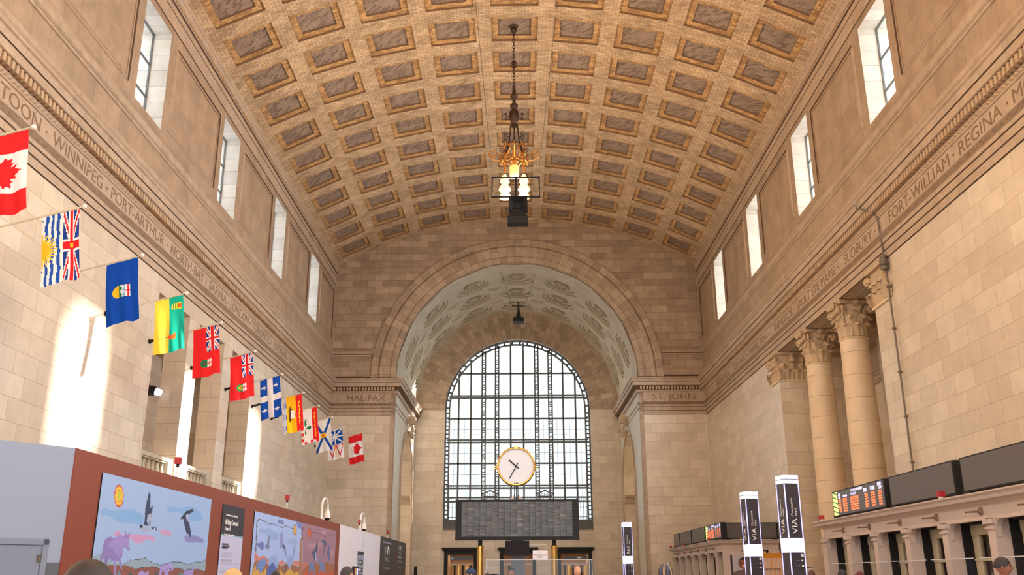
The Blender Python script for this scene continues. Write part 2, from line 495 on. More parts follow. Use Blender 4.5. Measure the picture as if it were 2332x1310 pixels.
M['reveal'] = brick('pale_reveal_blocks', (206, 198, 186), (186, 178, 166), (140, 130, 118), 1.3, .66, .008, rough=.6, mott=.12)
WIN = [(27.87 + 8.98 * k, 30.28 + 8.98 * k, 17.35, 21.35) for k in range(-4, 4)]
LOPEN = [(31.92, 35.2, 5.0, 11.6), (36.43, 39.66, 5.0, 11.6), (40.91, 44.1, 5.0, 11.6)]
ROPEN = [(31.75, 44.5, 0.0, 12.2)]
for side, sx in (('left', -1), ('right', 1)):
    b = MB()
    gridwall(b, sx, HX, .9 if sx < 0 else .0001, [YB, YE], [0, ZA], LOPEN if sx < 0 else ROPEN, 'lower')
    gridwall(b, sx, HX, 1.25, [YB, YE], [14.6, 23.4], WIN, 'side', 'reveal')
    b.face([(sx * HX, YB, ZA), (sx * HX, YE, ZA), (sx * HX, YE, 14.7), (sx * HX, YB, 14.7)], 'band')
    # framed panels between the windows
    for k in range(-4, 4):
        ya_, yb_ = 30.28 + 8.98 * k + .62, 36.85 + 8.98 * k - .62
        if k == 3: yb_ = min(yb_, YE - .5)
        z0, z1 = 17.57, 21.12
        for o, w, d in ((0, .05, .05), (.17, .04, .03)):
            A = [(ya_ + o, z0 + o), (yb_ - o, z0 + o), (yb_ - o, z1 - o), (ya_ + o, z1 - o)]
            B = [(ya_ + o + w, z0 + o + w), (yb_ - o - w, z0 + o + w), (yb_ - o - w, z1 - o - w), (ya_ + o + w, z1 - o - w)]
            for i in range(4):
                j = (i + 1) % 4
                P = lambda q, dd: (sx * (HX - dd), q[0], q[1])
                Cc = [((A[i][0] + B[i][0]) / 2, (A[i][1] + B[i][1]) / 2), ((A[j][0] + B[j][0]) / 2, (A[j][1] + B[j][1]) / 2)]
                b.face([P(A[i], 0), P(A[j], 0), P(Cc[1], d), P(Cc[0], d)], 'band'); b.face([P(Cc[0], d), P(Cc[1], d), P(B[j], 0), P(B[i], 0)], 'soot_shade' if o < .1 else 'shade')
                g = [((A[i][0] * -.25 + B[i][0] * 1.25), (A[i][1] * -.25 + B[i][1] * 1.25))]
    b.build('wall_' + side, kind='structure', label=side + ' stone wall of the hall with clerestory windows')

# entablature, string courses and crown moulding, swept round hall and pier corners
TX, TY, TZ, TR = 8.38, 75.3, 14.8, 8.38            # window bay: half width, its end wall, arch centre, arch radius
low = [(0, 12.20, 'soot_shade'), (.05, 12.21), (.05, 12.46, 'soot_shade'), (.08, 12.49), (.08, 12.72, 'soot_shade'), (.11, 12.75), (.11, 12.88), (.15, 12.9, 'guill'), (.15, 13.06), (.18, 13.08), (.08, 13.1), (.08, 13.76), (.13, 13.78)]
top = [(.0, 13.7), (.12, 13.74), (.17, 13.92, 'soot_shade'), (.17, 14.14, 'shade'), (.36, 14.17), (.40, 14.19), (.40, 14.43, 'soot_shade'), (.44, 14.45), (.50, 14.62), (.56, 14.66), (.56, 14.73), (.30, 14.80), (0.02, 14.86, 'soot_shade'), (0, 14.95)]  # dentil backing and soffit have shade put into their colour
string_ = [(0, 16.40), (.06, 16.42), (.07, 16.50, 'soot_shade'), (.03, 16.56), (.09, 16.62), (.10, 16.74, 'shade'), (.06, 16.79), (.08, 16.86, 'soot_shade'), (.03, 16.90), (0, 16.95)]
crown = [(0, 21.62, 'soot_shade'), (.03, 21.65), (.05, 21.8), (.03, 21.84), (.03, 22.2, 'soot_shade'), (.04, 22.24), (.04, 22.5, 'soot_shade'), (.10, 22.54), (.10, 22.7), (.17, 22.76), (.2, 22.90, 'soot_shade'), (.17, 22.97), (.19, 23.18), (-.3, 23.5)]
tn = 0
for side, sx in (('left', -1), ('right', 1)):
    b = MB()
    def path(pts):
        pts = [(sx * x, y) for x, y in pts]
        return pts[::-1] if sx < 0 else pts
    # inward = left of travel: right wall travelled towards +Y, left wall backwards
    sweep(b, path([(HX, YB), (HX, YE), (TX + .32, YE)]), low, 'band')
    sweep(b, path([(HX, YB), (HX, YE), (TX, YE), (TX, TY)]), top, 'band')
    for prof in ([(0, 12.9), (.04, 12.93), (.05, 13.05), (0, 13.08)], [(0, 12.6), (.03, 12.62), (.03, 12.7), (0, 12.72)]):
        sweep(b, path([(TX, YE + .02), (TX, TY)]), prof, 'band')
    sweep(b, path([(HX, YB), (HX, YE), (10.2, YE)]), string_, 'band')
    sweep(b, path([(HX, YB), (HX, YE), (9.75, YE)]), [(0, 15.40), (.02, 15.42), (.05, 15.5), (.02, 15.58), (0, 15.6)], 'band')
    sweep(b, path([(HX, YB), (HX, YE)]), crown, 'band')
    # dentils and egg mould
    y = 8.0
    while y < YE - .3:
        x = sx * (HX - .17)
        b.box(min(x, x - sx * .19), max(x, x - sx * .19), y, y + .12, 13.92, 14.15, 'dent')
        if y > 12:
            q = sx * (HX - .13)
            b.face([(q, y, 13.78), (q, y + .19, 13.78), (q - sx * .09, y + .095, 13.85)], 'dent')
            b.face([(q, y, 13.92), (q, y, 13.78), (q - sx * .09, y + .095, 13.85)], 'dent')
            b.face([(q, y + .19, 13.78), (q, y + .19, 13.92), (q - sx * .09, y + .095, 13.85)], 'dent')
            b.face([(q, y + .19, 13.92), (q, y, 13.92), (q - sx * .09, y + .095, 13.85)], 'dent')
        y += .212
    x = TX + .1
    while x < HX - .25:
        xx = sx * x
        b.box(min(xx, xx + sx * .125), max(xx, xx + sx * .125), YE - .32, YE - .17, 13.93, 14.14, 'dent')
        b.xbox((xx + sx * .06, YE - .16, 13.85), (.05, 0, 0), (0, .06, 0), (0, 0, .05), 'dent')
        x += .212
    # bead row under the crown
    y = 14.0
    while y < YE - .2:
        xx = sx * (HX - .115)
        b.box(min(xx, xx - sx * .04), max(xx, xx - sx * .04), y, y + .09, 22.6, 22.68, 'dent'); y += .2
    tn += 1
    t = b.build('trim_%d' % tn, kind='structure', label=side + ' entablature with dentils, carved bands and crown moulding')
    # inscriptions
    words = ([('SASKATOON', 18.4, 22.45), ('WINNIPEG', 23.15, 26.35), ('PORT-ARTHUR', 27.0, 31.55), ('NORTH-BAY', 32.3, 36.0), ('SARNIA', 36.75, 39.1), ('LONDON', 39.7, 42.6), ('TORONTO', 43.2, 46.6), ('OTTAWA', 47.3, 50.15), ('SHERBROOKE', 50.9, 55.4), ('QUEBEC', 56.2, 59.1)] if sx < 0 else
             [('MONTREAL', 54.6, 58.4), ('TORONTO', 50.5, 53.7), ('HAMILTON', 45.9, 49.7), ('WINDSOR', 41.25, 44.5), ('SAULT STE MARIE', 35.2, 40.6), ('SUDBURY', 31.2, 34.15), ('FORT-WILLIAM', 24.95, 29.6), ('REGINA', 21.85, 24.3), ('MOOSE JAW', 17.3, 21.25)])
    for w, a, c in words:
        if sx < 0: text('inscription', w, (-(HX - .083), a, 13.24), (0, 1, 0), (0, 0, 1), .40, 'letter', width=c - a, parent=t)
        else: text('inscription', w, (HX - .083, c, 13.24), (0, -1, 0), (0, 0, 1), .40, 'letter', width=c - a, parent=t)
        yy = (c + .33) if sx < 0 else (a - .3)
        d = MB(); d.xbox((sx * (HX - .085), yy, 13.42), (.006, 0, 0), (0, .035, 0), (0, 0, .035), 'letter'); d.build('stop', parent=t)
    text('inscription', 'HALIFAX' if sx < 0 else 'ST. JOHN', (-11.75 if sx < 0 else 9.35, YE - .083, 13.24), (1, 0, 0), (0, 0, 1), .42, 'letter', width=2.65 if sx < 0 else 2.9, parent=t)

# end wall with its great arch, and the plain wall behind the camera
def endwall(b, Y, n=48):
    for s in (-1, 1):
        xs = [TX + (HX - TX) * k / 6 for k in range(7)]
        for x0, x1 in zip(xs, xs[1:]):
            for z0, z1 in ((0, ZA), (ZA, 14.8)):
                b.face([(s * x0, Y, z0), (s * x1, Y, z0), (s * x1, Y, z1), (s * x0, Y, z1)], 'lower' if z0 == 0 else 'upper')
            b.face([(s * x0, Y, 14.8), (s * x1, Y, 14.8), (s * x1, Y, vz(x1) + .3), (s * x0, Y, vz(x0) + .3)], 'upper')
    for k in range(n):
        t0, t1 = PI * k / n, PI * (k + 1) / n
        x0, x1 = TR * math.cos(t0), TR * math.cos(t1)
        b.face([(x0, Y, TZ + TR * math.sin(t0)), (x0, Y, vz(x0) + .3), (x1, Y, vz(x1) + .3), (x1, Y, TZ + TR * math.sin(t1))], 'upper')
def ringband(b, Y, prof, n=56, m='vous', a0=0, a1=PI, cz=None):
    """arch mouldings: prof = (radius, projection towards -Y, mat)"""
    cz = TZ if cz is None else cz
    for (r0, d0, *mm), (r1, d1, *_) in zip(prof, prof[1:]):
        m_ = mm[0] if mm else m
        for k in range(n):
            t0, t1 = a0 + (a1 - a0) * k / n, a0 + (a1 - a0) * (k + 1) / n
            P = lambda r, t, d: (r * math.cos(t), Y - d, cz + r * math.sin(t))
            R = 9.0
            b.face([P(r0, t0, d0), P(r0, t1, d0), P(r1, t1, d1), P(r1, t0, d1)], m_, [(r0 + d0, t0 * R), (r0 + d0, t1 * R), (r1 + d1, t1 * R), (r1 + d1, t0 * R)])
b = MB(); endwall(b, YE)
ringband(b, YE, [(10.17, 0), (10.17, .12), (9.72, .14), (9.66, .02), (9.60, .02), (9.57, .20), (9.0, .20), (8.95, .12), (8.86, .12), (8.80, .18), (8.44, .18), (8.38, .02), (8.38, -.05)], cz=TZ + .05, a0=0, a1=PI)
for s in (-1, 1):   # pilaster edge strips of the pier
    b.box(s * (TX + .16) - .14, s * (TX + .16) + .14, YE - .05, YE, 0, 12.25, 'band')
    b.box(s * 11.2 - 1.35, s * 11.2 + 1.35, YE - .0, YE + .001, 0, .1, 'band')
b.build('wall_front', kind='structure', label='end wall of the hall around the great window arch')
b = MB(); endwall(b, YB); b.build('wall_back', kind='structure', label='wall of the hall behind the camera')

# vaulted window bay
M['baywall'] = brick('pale_bay_wall', (214, 208, 194), (202, 196, 180), (160, 152, 136), 1.2, .6, .006, rough=.28, mott=.05)
b = MB()
def soff(t, y, d=0): return ((TR + d) * math.sin(t), y, TZ + (TR + d) * math.cos(t))
DT = math.radians(23.6)
yc = [66.25, 69.82, 73.39]; CH = 1.785
t_half = 3.5 * DT
def sq(A, m, dep=0, uvs=True):
    dep = dep if isinstance(dep, (list, tuple)) else [dep] * len(A)
    b.face([soff(t, y, d) for (t, y), d in zip(A, dep)], m, [(t * TR, y + d) for (t, y), d in zip(A, dep)])
def strip2(y0, y1):
    ts = sorted([c * DT + e for c in range(-3, 4) for e in (-DT / 2, -DT / 2 + .62 / TR, DT / 2 - .62 / TR)] + [3.5 * DT] + [s * (3.5 * DT + k * (PI / 2 - 3.5 * DT) / 3) for s in (-1, 1) for k in (1, 2, 3)])
    for a, c in zip(ts, ts[1:]):
        if c - a > 1e-4: sq([(a, y0), (c, y0), (c, y1), (a, y1)], 'soffit')
def strip(y0, y1, t0=-PI / 2, t1=PI / 2, n=40, m='soffit'):
    for k in range(n):
        a, c = t0 + (t1 - t0) * k / n, t0 + (t1 - t0) * (k + 1) / n
        sq([(a, y0), (c, y0), (c, y1), (a, y1)], m)
strip2(YE - .1, yc[0] - CH); strip2(yc[2] + CH, TY)
for k in range(36):
    a, c = -PI / 2 + PI * k / 36, -PI / 2 + PI * (k + 1) / 36; sq([(a, YE), (c, YE), (c, TY + .1), (a, TY + .1)], 'soffit', .6)
for s in (-1, 1):
    strip(yc[0] - CH, yc[2] + CH, s * t_half, s * PI / 2, 3)
M['coffer_dark'] = flat('pale_carved_stone', (168, 156, 132), .65, noise=.12)
for j, y in enumerate(yc):
    for c in range(-3, 4):
        t = c * DT; w = DT / 2 * TR
        def P(a, e): return (t + a / TR, y + e)
        D = .62                                   # corner cut of the cell for the small squares
        Bp = [(-w, -CH + D), (-w + D, -CH), (w - D, -CH), (w, -CH + D), (w, CH - D), (w - D, CH), (-w + D, CH), (-w, CH - D)]
        def octo(R, k=.414): return [(-R, -R * k), (-R * k, -R), (R * k, -R), (R, -R * k), (R, R * k), (R * k, R), (-R * k, R), (-R, R * k)]
        steps = [(Bp, 0, 'soffit'), (octo(1.30), 0, 'soffit'), (octo(1.28), .10, 'coffer_dark'), (octo(1.06), .10, 'soffit'), (octo(1.03), .22, 'coffer_dark'), (octo(.60), .22, 'soffit'), (octo(.58), .06, 'coffer_dark'), (octo(.48), .06, 'soffit'), (octo(.45), .20, 'coffer_dark')]
        for (A, d0, m0), (C, d1, m1) in zip(steps, steps[1:]):
            for k in range(8):
                l = (k + 1) % 8
                sq([P(*A[k]), P(*A[l]), P(*C[l]), P(*C[k])], m1 if d0 != d1 else 'soffit', [d0, d0, d1, d1])
        sq([P(*q) for q in steps[-1][0]], 'coffer_dark', .20)
        for k in range(8):                          # rosette petals
            a = 2 * PI * k / 8; a2 = a + .5
            sq([P(0, 0), P(.34 * math.cos(a), .34 * math.sin(a)), P(.38 * math.cos((a + a2) / 2), .38 * math.sin((a + a2) / 2)), P(.34 * math.cos(a2), .34 * math.sin(a2))], 'soffit', [.04, .12, .10, .12])
        for (sa, se) in ((-1, -1), (1, -1), (1, 1), (-1, 1)):
            if (se < 0 and j == 0) or (se > 0 and j == 2):
                h0, h1 = [P(sa * w, se * (CH - D)), P(sa * w, se * CH), P(sa * (w - D), se * CH)], None
                sq(h0, 'soffit'); continue
            o0, o1, cc = P(sa * w, se * (CH - D)), P(sa * (w - D), se * CH), P(sa * w, se * CH)
            i0, i1 = P(sa * w, se * (CH - D + .24)), P(sa * (w - D + .24), se * CH)
            sq([o0, o1, i1, i0], 'coffer_dark', [0, 0, .09, .09]); sq([i0, i1, cc], 'soffit', .09)
# side walls of the bay with their small arches
SA = (70.0, 3.7, 8.25)                              # centre y, half width, spring height
for s in (-1, 1):
    X = s * TX
    yc_, hw, zs_ = SA
    n = 20
    def arc(k): 
        t = PI * k / n; return yc_ + hw * math.cos(t), zs_ + hw * math.sin(t)
    q = lambda pts, m='baywall': b.face([(X, p[0], p[1]) for p in pts], m)
    q([(YE - .1, 0), (yc_ - hw, 0), (yc_ - hw, zs_), (YE - .1, zs_)]); q([(yc_ + hw, 0), (TY, 0), (TY, zs_), (yc_ + hw, zs_)])
    q([(YE - .1, zs_), (yc_ - hw, zs_), (yc_ - hw, 14.8), (YE - .1, 14.8)]); q([(yc_ + hw, zs_), (TY, zs_), (TY, 14.8), (yc_ + hw, 14.8)])
    for k in range(n):
        (a, za), (c, zc) = arc(k), arc(k + 1)
        q([(a, za), (a, 14.8), (c, 14.8), (c, zc)])
        for (r0, d0), (r1, d1) in (((0, 0), (0, .08)), ((0, .08), (.28, .10)), ((.28, .10), (.30, 0))):
            t0, t1 = PI * k / n, PI * (k + 1) / n
            P = lambda r, t, d: (X - s * d, yc_ + (hw + r) * math.cos(t), zs_ + (hw + r) * math.sin(t))
            b.face([P(r0, t0, d0), P(r0, t1, d0), P(r1, t1, d1), P(r1, t0, d1)], 'band')
        b.face([(X, a, za), (X + s * 1.2, a, za), (X + s * 1.2, c, zc), (X, c, zc)], 'lower')
    for y in (yc_ - hw, yc_ + hw):
        b.face([(X, y, 0), (X + s * 1.2, y, 0), (X + s * 1.2, y, zs_), (X, y, zs_)], 'lower')
        e = -1 if y < yc_ else 1
        b.box(min(X - s * .1, X), max(X - s * .1, X), min(y, y + e * .3), max(y, y + e * .3), 0, zs_, 'band')
    # recess behind
    Xr = X + s * 2.6
    b.face([(Xr, yc_ - hw - .6, 0), (Xr, yc_ + hw + .6, 0), (Xr, yc_ + hw + .6, 13), (Xr, yc_ - hw - .6, 13)], 'lower')
    for y in (yc_ - hw - .02, yc_ + hw + .02):
        b.face([(X + s * 1.2, y, 0), (Xr, y, 0), (Xr, y, 13), (X + s * 1.2, y, 13)], 'lower')
    b.face([(X + s * 1.2, yc_ - hw, 12.6), (Xr, yc_ - hw, 12.6), (Xr, yc_ + hw, 12.6), (X + s * 1.2, yc_ + hw, 12.6)], 'soffit')
    b.box(min(X + s * .05, X + s * 2.6), max(X + s * .05, X + s * 2.6), yc_ + hw - .12, yc_ + hw + .0, 7.05, 7.55, 'band')
    b.box(min(X + s * .05, X + s * 2.6), max(X + s * .05, X + s * 2.6), yc_ + hw - .2, yc_ + hw + .0, 7.5, 7.7, 'band')
b.build('wall_bay', kind='structure', label='vaulted bay in front of the great window with octagonal coffers')
# scrolled keystones
for s, nm in ((-1, 'left'), (1, 'right')):
    b = MB(); yc_, hw, zs_ = SA; z0 = zs_ + hw - .1
    pts = []
    for k in range(26):
        t = k / 25; pts.append((s * (TX - .12 - .22 * math.sin(t * PI * 1.3) ** 2 - .1 * t), yc_, z0 + 1.25 * t))
    for dy in (-.22, 0, .22):
        b.tube([(p[0], p[1] + dy, p[2]) for p in pts], .1, 6, 'carve')
    for z, r in ((z0 + 1.2, .32), (z0 + .05, .2)):
        b.lathe([(0, -.36), (r, -.36), (r, .36), (0, .36)], (s * (TX - .3), yc_, z), 14, 'carve', axis=(0, 1, 0))
        b.lathe([(r * .6, -.4), (r * .2, -.44), (0, -.42)], (s * (TX - .3), yc_, z), 10, 'dent', axis=(0, 1, 0))
    b.build('keystone', smooth=True, label='scrolled stone keystone above the small arch on the %s of the window bay' % nm, cat='carving', group='keystones of the window bay', loc=(s * TX, yc_, z0))

# window wall of the bay
WR, WZ, WX, WS = 6.0, 14.75, 6.0, 5.15              # window radius, centre, half width, sill
b = MB(); n = 48
for k in range(n):
    t0, t1 = PI * k / n, PI * (k + 1) / n
    P = lambda r, t: (r * math.cos(t), TY, WZ + r * math.sin(t))
    for r0, r1 in ((WR, WR + .95), (WR + .95, TR + .05)):
        o = .5 if r0 > WR else 0
        b.face([P(r0, t0), P(r0, t1), P(r1, t1), P(r1, t0)], 'vous', [(r0 + o, t0 * 9), (r0 + o, t1 * 9), (r1 + o, t1 * 9), (r1 + o, t0 * 9)])
    b.face([P(WR, t0), (P(WR, t0)[0], TY + .5, P(WR, t0)[2]), (P(WR, t1)[0], TY + .5, P(WR, t1)[2]), P(WR, t1)], 'white')
DOORS = [(-5.72, -3.35), (-1.32, 1.28), (3.2, 5.7)]
for s in (-1, 1):
    b.face([(s * WX, TY, 0), (s * (TX + .05), TY, 0), (s * (TX + .05), TY, WZ), (s * WX, TY, WZ)], 'lower')
    b.face([(s * WX, TY, WS), (s * WX, TY + .5, WS), (s * WX, TY + .5, WZ), (s * WX, TY, WZ)], 'white')
b.face([(-WX, TY, WS), (WX, TY, WS), (WX, TY + .5, WS), (-WX, TY + .5, WS)], 'lower')
xs = [-WX] + [v for d in DOORS for v in d] + [WX]
for i in range(0, len(xs), 2): b.face([(xs[i], TY, 0), (xs[i + 1], TY, 0), (xs[i + 1], TY, 3.45), (xs[i], TY, 3.45)], 'lower')
b.face([(-WX, TY, 3.45), (WX, TY, 3.45), (WX, TY, WS), (-WX, TY, WS)], 'lower')
b.box(-WX, WX, TY - .03, TY, 4.72, 5.1, 'lower'); b.box(-WX - .05, WX + .05, TY - .12, TY, 5.1, 5.17, 'band')
b.face([(-8.2, TY - .004, 0), (-7.93, TY - .004, 0), (-7.93, TY - .004, 2.42), (-8.2, TY - .004, 2.42)], 'dark')
b.build('wall_window', kind='structure', label='stone wall around the great arched window and the doors below')

# great window
b = MB(); Yw = TY + .5
def bar(x0, x1, z0, z1, y=Yw, d=.16, m='iron'): b.box(x0, x1, y - d, y, z0, z1, m)
def topz(x): return WZ + math.sqrt(max(0, (WR - .2) ** 2 - x * x))
thin = [-4.87, -3.86, -.56, .50, 3.80, 4.82]; thick = [-2.80, -1.69, 1.61, 2.74]
for x in thin: bar(x - .075, x + .075, WS + .4, topz(x))
for x in thick:
    for e in (-.20, .09): bar(x + e, x + e + .11, WS + .4, topz(x), d=.25)
    z = WS + .6
    k = 0
    while z < topz(x) - .2:      # pierced lattice between the paired bars
        for e in (1, -1): b.xbox((x, Yw - .1, z), (.10, 0, .06 * e), (0, .03, 0), (-.012, 0, .025), 'iron')
        if k % 2 == 0: bar(x - .1, x + .1, z + .16, z + .21, d=.12)
        z += .36; k += 1
H1 = [17.9, 14.11, 10.43]; H2 = [(15.83, 16.02), (12.15, 12.36), (8.46, 8.66), (7.40, 7.72)]
def spanx(z): return min(WX - .15, math.sqrt(max(.01, (WR - .2) ** 2 - max(0, z - WZ) ** 2)))
for z in H1: bar(-spanx(z), spanx(z), z - .065, z + .065)
for z0, z1 in H2:
    w = spanx(z1)
    bar(-w, w, z0 - .07, z0 + .06, d=.22); bar(-w, w, z1 - .06, z1 + .05, d=.22)
    if z0 < 8.6:
        x = -w
        while x < w:
            bar(x, x + .03, z0, z1, d=.1); x += .14
bar(-WX, WX, 5.6, 5.97, d=.2); bar(-WX, WX, WS, 5.6, d=.35)
for s in (-1, 1):
    for a, c in ((5.56, 5.70), (5.88, 6.0)): bar(min(s * a, s * c), max(s * a, s * c), WS, WZ, d=.25)
    z = WS + .5
    while z < WZ: bar(min(s * 5.7, s * 5.92), max(s * 5.7, s * 5.92), z, z + .1, d=.1); z += .34
for k in range(56):
    t0, t1 = PI * k / 56, PI * (k + 1) / 56
    for r0, r1 in ((5.56, 5.68), (5.87, 6.01)):
        P = lambda r, t, y: (r * math.cos(t), y, WZ + r * math.sin(t))
        b.face([P(r0, t0, Yw - .25), P(r0, t1, Yw - .25), P(r1, t1, Yw - .25), P(r1, t0, Yw - .25)], 'iron')
        b.face([P(r0, t0, Yw - .25), P(r0, t1, Yw - .25), P(r0, t1, Yw), P(r0, t0, Yw)], 'iron')
        b.face([P(r1, t0, Yw - .25), P(r1, t1, Yw - .25), P(r1, t1, Yw), P(r1, t0, Yw)], 'iron')
    if k % 2: b.face([P(5.66, t0, Yw - .1), P(5.66, t0 + .03, Yw - .1), P(5.93, t0 + .03, Yw - .1), P(5.93, t0, Yw - .1)], 'iron')
# thin glazing bars and the balustrade grille at the foot
cols = [-5.62] + [-4.87, -3.86, -2.80, -1.69, -.56, .50, 1.61, 2.74, 3.80, 4.82] + [5.62]
zs = [7.72, 8.46, 8.66, 10.43, 12.15, 12.36, 14.11, 15.83]
for x0, x1 in zip(cols, cols[1:]):
    xm = (x0 + x1) / 2; bar(xm - .012, xm + .012, 7.7, min(14.1, topz(xm)), y=Yw + .05, d=.03)
for z in (9.55, 11.3, 13.2): bar(-5.6, 5.6, z - .012, z + .012, y=Yw + .05, d=.03)
x = -5.55
while x < 5.6:
    bar(x, x + .035, 5.97, 7.4, d=.08); bar(x - .03, x + .065, 6.9, 6.96, d=.1); x += .235
bar(-5.6, 5.6, 6.15, 6.2, d=.1)
for cx in (-2.25, 2.18):                              # small pediments of the grille
    for s in (-1, 1): b.xbox((cx + s * .33, Yw - .15, 8.12), (.38, 0, -.16 * s), (0, .08, 0), (.02 * s, 0, .045), 'iron')
    bar(cx - .6, cx + .6, 7.74, 7.84, d=.2)
    for e in (-.2, 0, .2): b.lathe([(.05, -.03), (.09, 0), (.05, .03)], (cx + e, Yw - .1, 7.95), 8, 'iron', axis=(0, 1, 0))
wn = b.build('window_1', kind='structure', label='great arched bronze window of the bay')
b = MB()
P = [(-WX, Yw, WS)] + [(WX, Yw, WS)] + [(WR * math.cos(PI * k / 32), Yw, WZ + WR * math.sin(PI * k / 32)) for k in range(33)]
b.face(P, 'glass'); b.build('glass_pane', parent=wn)

# clerestory windows
wi = 1
for sx in (-1, 1):
    for (y0, y1, z0, z1) in WIN:
        wi += 1
        b = MB(); X = sx * 13.70
        g = lambda a0, a1, c0, c1, d=.07: b.box(X - d / 2, X + d / 2, a0, a1, c0, c1, 'iron')
        g(y0, y0 + .05, z0, z1, .06); g(y1 - .05, y1, z0, z1, .06); g(y0, y1, z0, z0 + .05, .06); g(y0, y1, z1 - .05, z1, .06)
        ym = (y0 + y1) / 2; g(ym - .03, ym + .03, z0, z1, .05)
        for k in (1, 2): 
            z = z0 + (z1 - z0) * k / 3; g(y0, y1, z - .035, z + .035, .05)
        w_ = b.build('window_%d' % wi, kind='structure', label='clerestory window with six panes')
        b = MB(); b.face([(X, y0, z0), (X, y1, z0), (X, y1, z1), (X, y0, z1)], 'glass'); b.build('glass_pane', parent=w_)

# doors under the great window
for i, (x0, x1) in enumerate(DOORS):
    b = MB()
    b.box(x0 - .12, x0 + .16, TY - .1, TY + .12, 0, 3.35, 'dark'); b.box(x1 - .16, x1 + .12, TY - .1, TY + .12, 0, 3.35, 'dark')
    b.box(x0 - .12, x1 + .12, TY - .12, TY + .12, 3.3, 3.55, 'dark'); b.box(x0 - .22, x1 + .22, TY - .2, TY, 3.55, 3.66, 'dark'); b.box(x0 - .3, x1 + .3, TY - .28, TY, 3.66, 3.82, 'dark')
    d = b.build('door_%d' % (i + 1), kind='structure', label='dark bronze doorway below the great window')
    b = MB(); b.box(x0 + .16, x1 - .16, TY + .12, TY + 4, 0, 3.4, 'interior', skip='-y')
    for k in range(6 if i != 1 else 2):
        xx = x0 + .5 + k * .33
        b.box(xx, xx + .14, TY + 2.2, TY + 2.4, 0, 2.5, 'dark' if k % 2 == 0 else 'gold')
    b.box(x0 + .16, x1 - .16, TY + 1.2, TY + 1.35, 2.5, 2.62, 'white')
    if i == 1: b.box(x0 + .75, x1 - .75, TY + 1.0, TY + 1.5, 0, 3.3, 'greyb')
    b.build('vestibule', parent=d)
    light('vestibule_lamp', 'AREA', ((x0 + x1) / 2, TY + 1.8, 3.3), 38, (1, .86, .68), 1.6, direction=(0, 0, -1))
    if i != 1:
        b = MB(); b.box(x0 + .35, x1 - .25, TY - .02, TY + .04, 2.86, 3.16, 'slate')
        for e in (0, 1): b.box(x0 + .6 + e * 1.2, x0 + .62 + e * 1.2, TY, TY + .02, 3.16, 3.3, 'dark')
        if i == 0: b.box(x0 + .38, x0 + .62, TY - .03, TY - .02, 2.9, 3.12, 'greyb')
        else:
            for k in range(5): b.box(x1 - 1.05 + k * .15, x1 - .95 + k * .15, TY - .03, TY - .02, 2.97, 3.1, ('ink', 'ink', 'greyb', 'hoard', 'slate')[k])
        b.build('wayfinding_sign', label='dark hanging direction sign in the %s doorway below the window' % ('left' if i == 0 else 'right'), cat='sign', group='door signs')

# gallery behind the left openings, colonnade behind the right one
b = MB()
b.box(-17, -13.9, 30.0, 46.0, 4.6, 12.0, 'lower', skip='+x')
for y in (35.8, 40.3): b.box(-17, -16.2, y - .6, y + .6, 4.6, 12, 'lower')
b.box(-13.95, -13.9, 30, 31.92, 4.6, 12, 'lower'); b.box(-13.95, -13.9, 44.1, 46, 4.6, 12, 'lower')
b.build('wall_gallery', kind='structure', label='stone gallery behind the three left openings')
b = MB()
X1 = 17.0
b.face([(X1, 31.75, 0), (X1, 44.5, 0), (X1, 44.5, 12.9), (X1, 31.75, 12.9)], 'lower')
for y in (31.75, 44.5): b.face([(13.0, y, 0), (X1, y, 0), (X1, y, 12.9), (13.0, y, 12.9)], 'lower')
b.box(13.0, 14.3, 31.75, 44.5, 12.2, 12.9, 'band')
b.face([(13, 31.75, 12.9), (X1, 31.75, 12.9), (X1, 44.5, 12.9), (13, 44.5, 12.9)], 'upper')
sweep(b, [(X1, 31.75), (X1, 44.5)], [(0, 11.9), (.1, 11.95), (.12, 12.2), (.3, 12.3), (.35, 12.6), (.5, 12.7), (.5, 12.9)], 'band')
sweep(b, [(X1, 44.5), (14.3, 44.5)], [(0, 11.9), (.1, 11.95), (.12, 12.2), (.3, 12.3), (.35, 12.6), (.5, 12.7), (.5, 12.9)], 'band')
sweep(b, [(X1, 31.75), (X1, 44.5)], [(0, 10.2), (.08, 10.25), (.1, 10.45), (0, 10.5)], 'band')
for k in range(3):
    y = 33.6 + k * 4.4; b.box(X1 - .06, X1, y - .9, y + .9, 10.6, 11.8, 'coffer_dark'); b.box(X1 - .1, X1 - .05, y - .6, y + .6, 10.8, 11.6, 'band')
for y in (36.0, 40.55):
    b.box(14.3, X1, y - .55, y + .55, 12.25, 12.9, 'band')
    b.box(16.6, X1, y - .6, y + .6, 0, 12.0, 'lower')
for k in range(3):     # panelled soffit of the architrave
    y0, y1 = (32.3, 35.1) if k == 0 else (36.9, 39.7) if k == 1 else (41.4, 44.1)
    b.box(13.25, 14.05, y0, y1, 12.17, 12.2, 'band'); b.box(13.4, 13.9, y0 + .15, y1 - .15, 12.14, 12.17, 'coffer_dark')
b.build('wall_colonnade', kind='structure', label='recess behind the right columns with panelled soffit')

# building seen outside through the great window
b = MB(); b.box(-40, 60, 118, 130, 0, 30, 'bldg')
bb = b.build('building', label='pale building standing outside behind the great arched window', cat='building')
M['bglass'] = flat('facade_glass', (178, 190, 188), .6)
for i in range(7):
    for j in range(6):
        if j > 4: continue
        d = MB(); d.box(-17 + i * 5.2, -14.4 + i * 5.2, 117.9, 118, 4 + j * 5, 7 + j * 5, 'bglass'); d.build('facade_window', parent=bb)
b = MB(); b.face([(-200, 77, -.05), (200, 77, -.05), (200, 300, -.05), (-200, 300, -.05)], 'slate'); b.build('ground_outside', kind='structure')

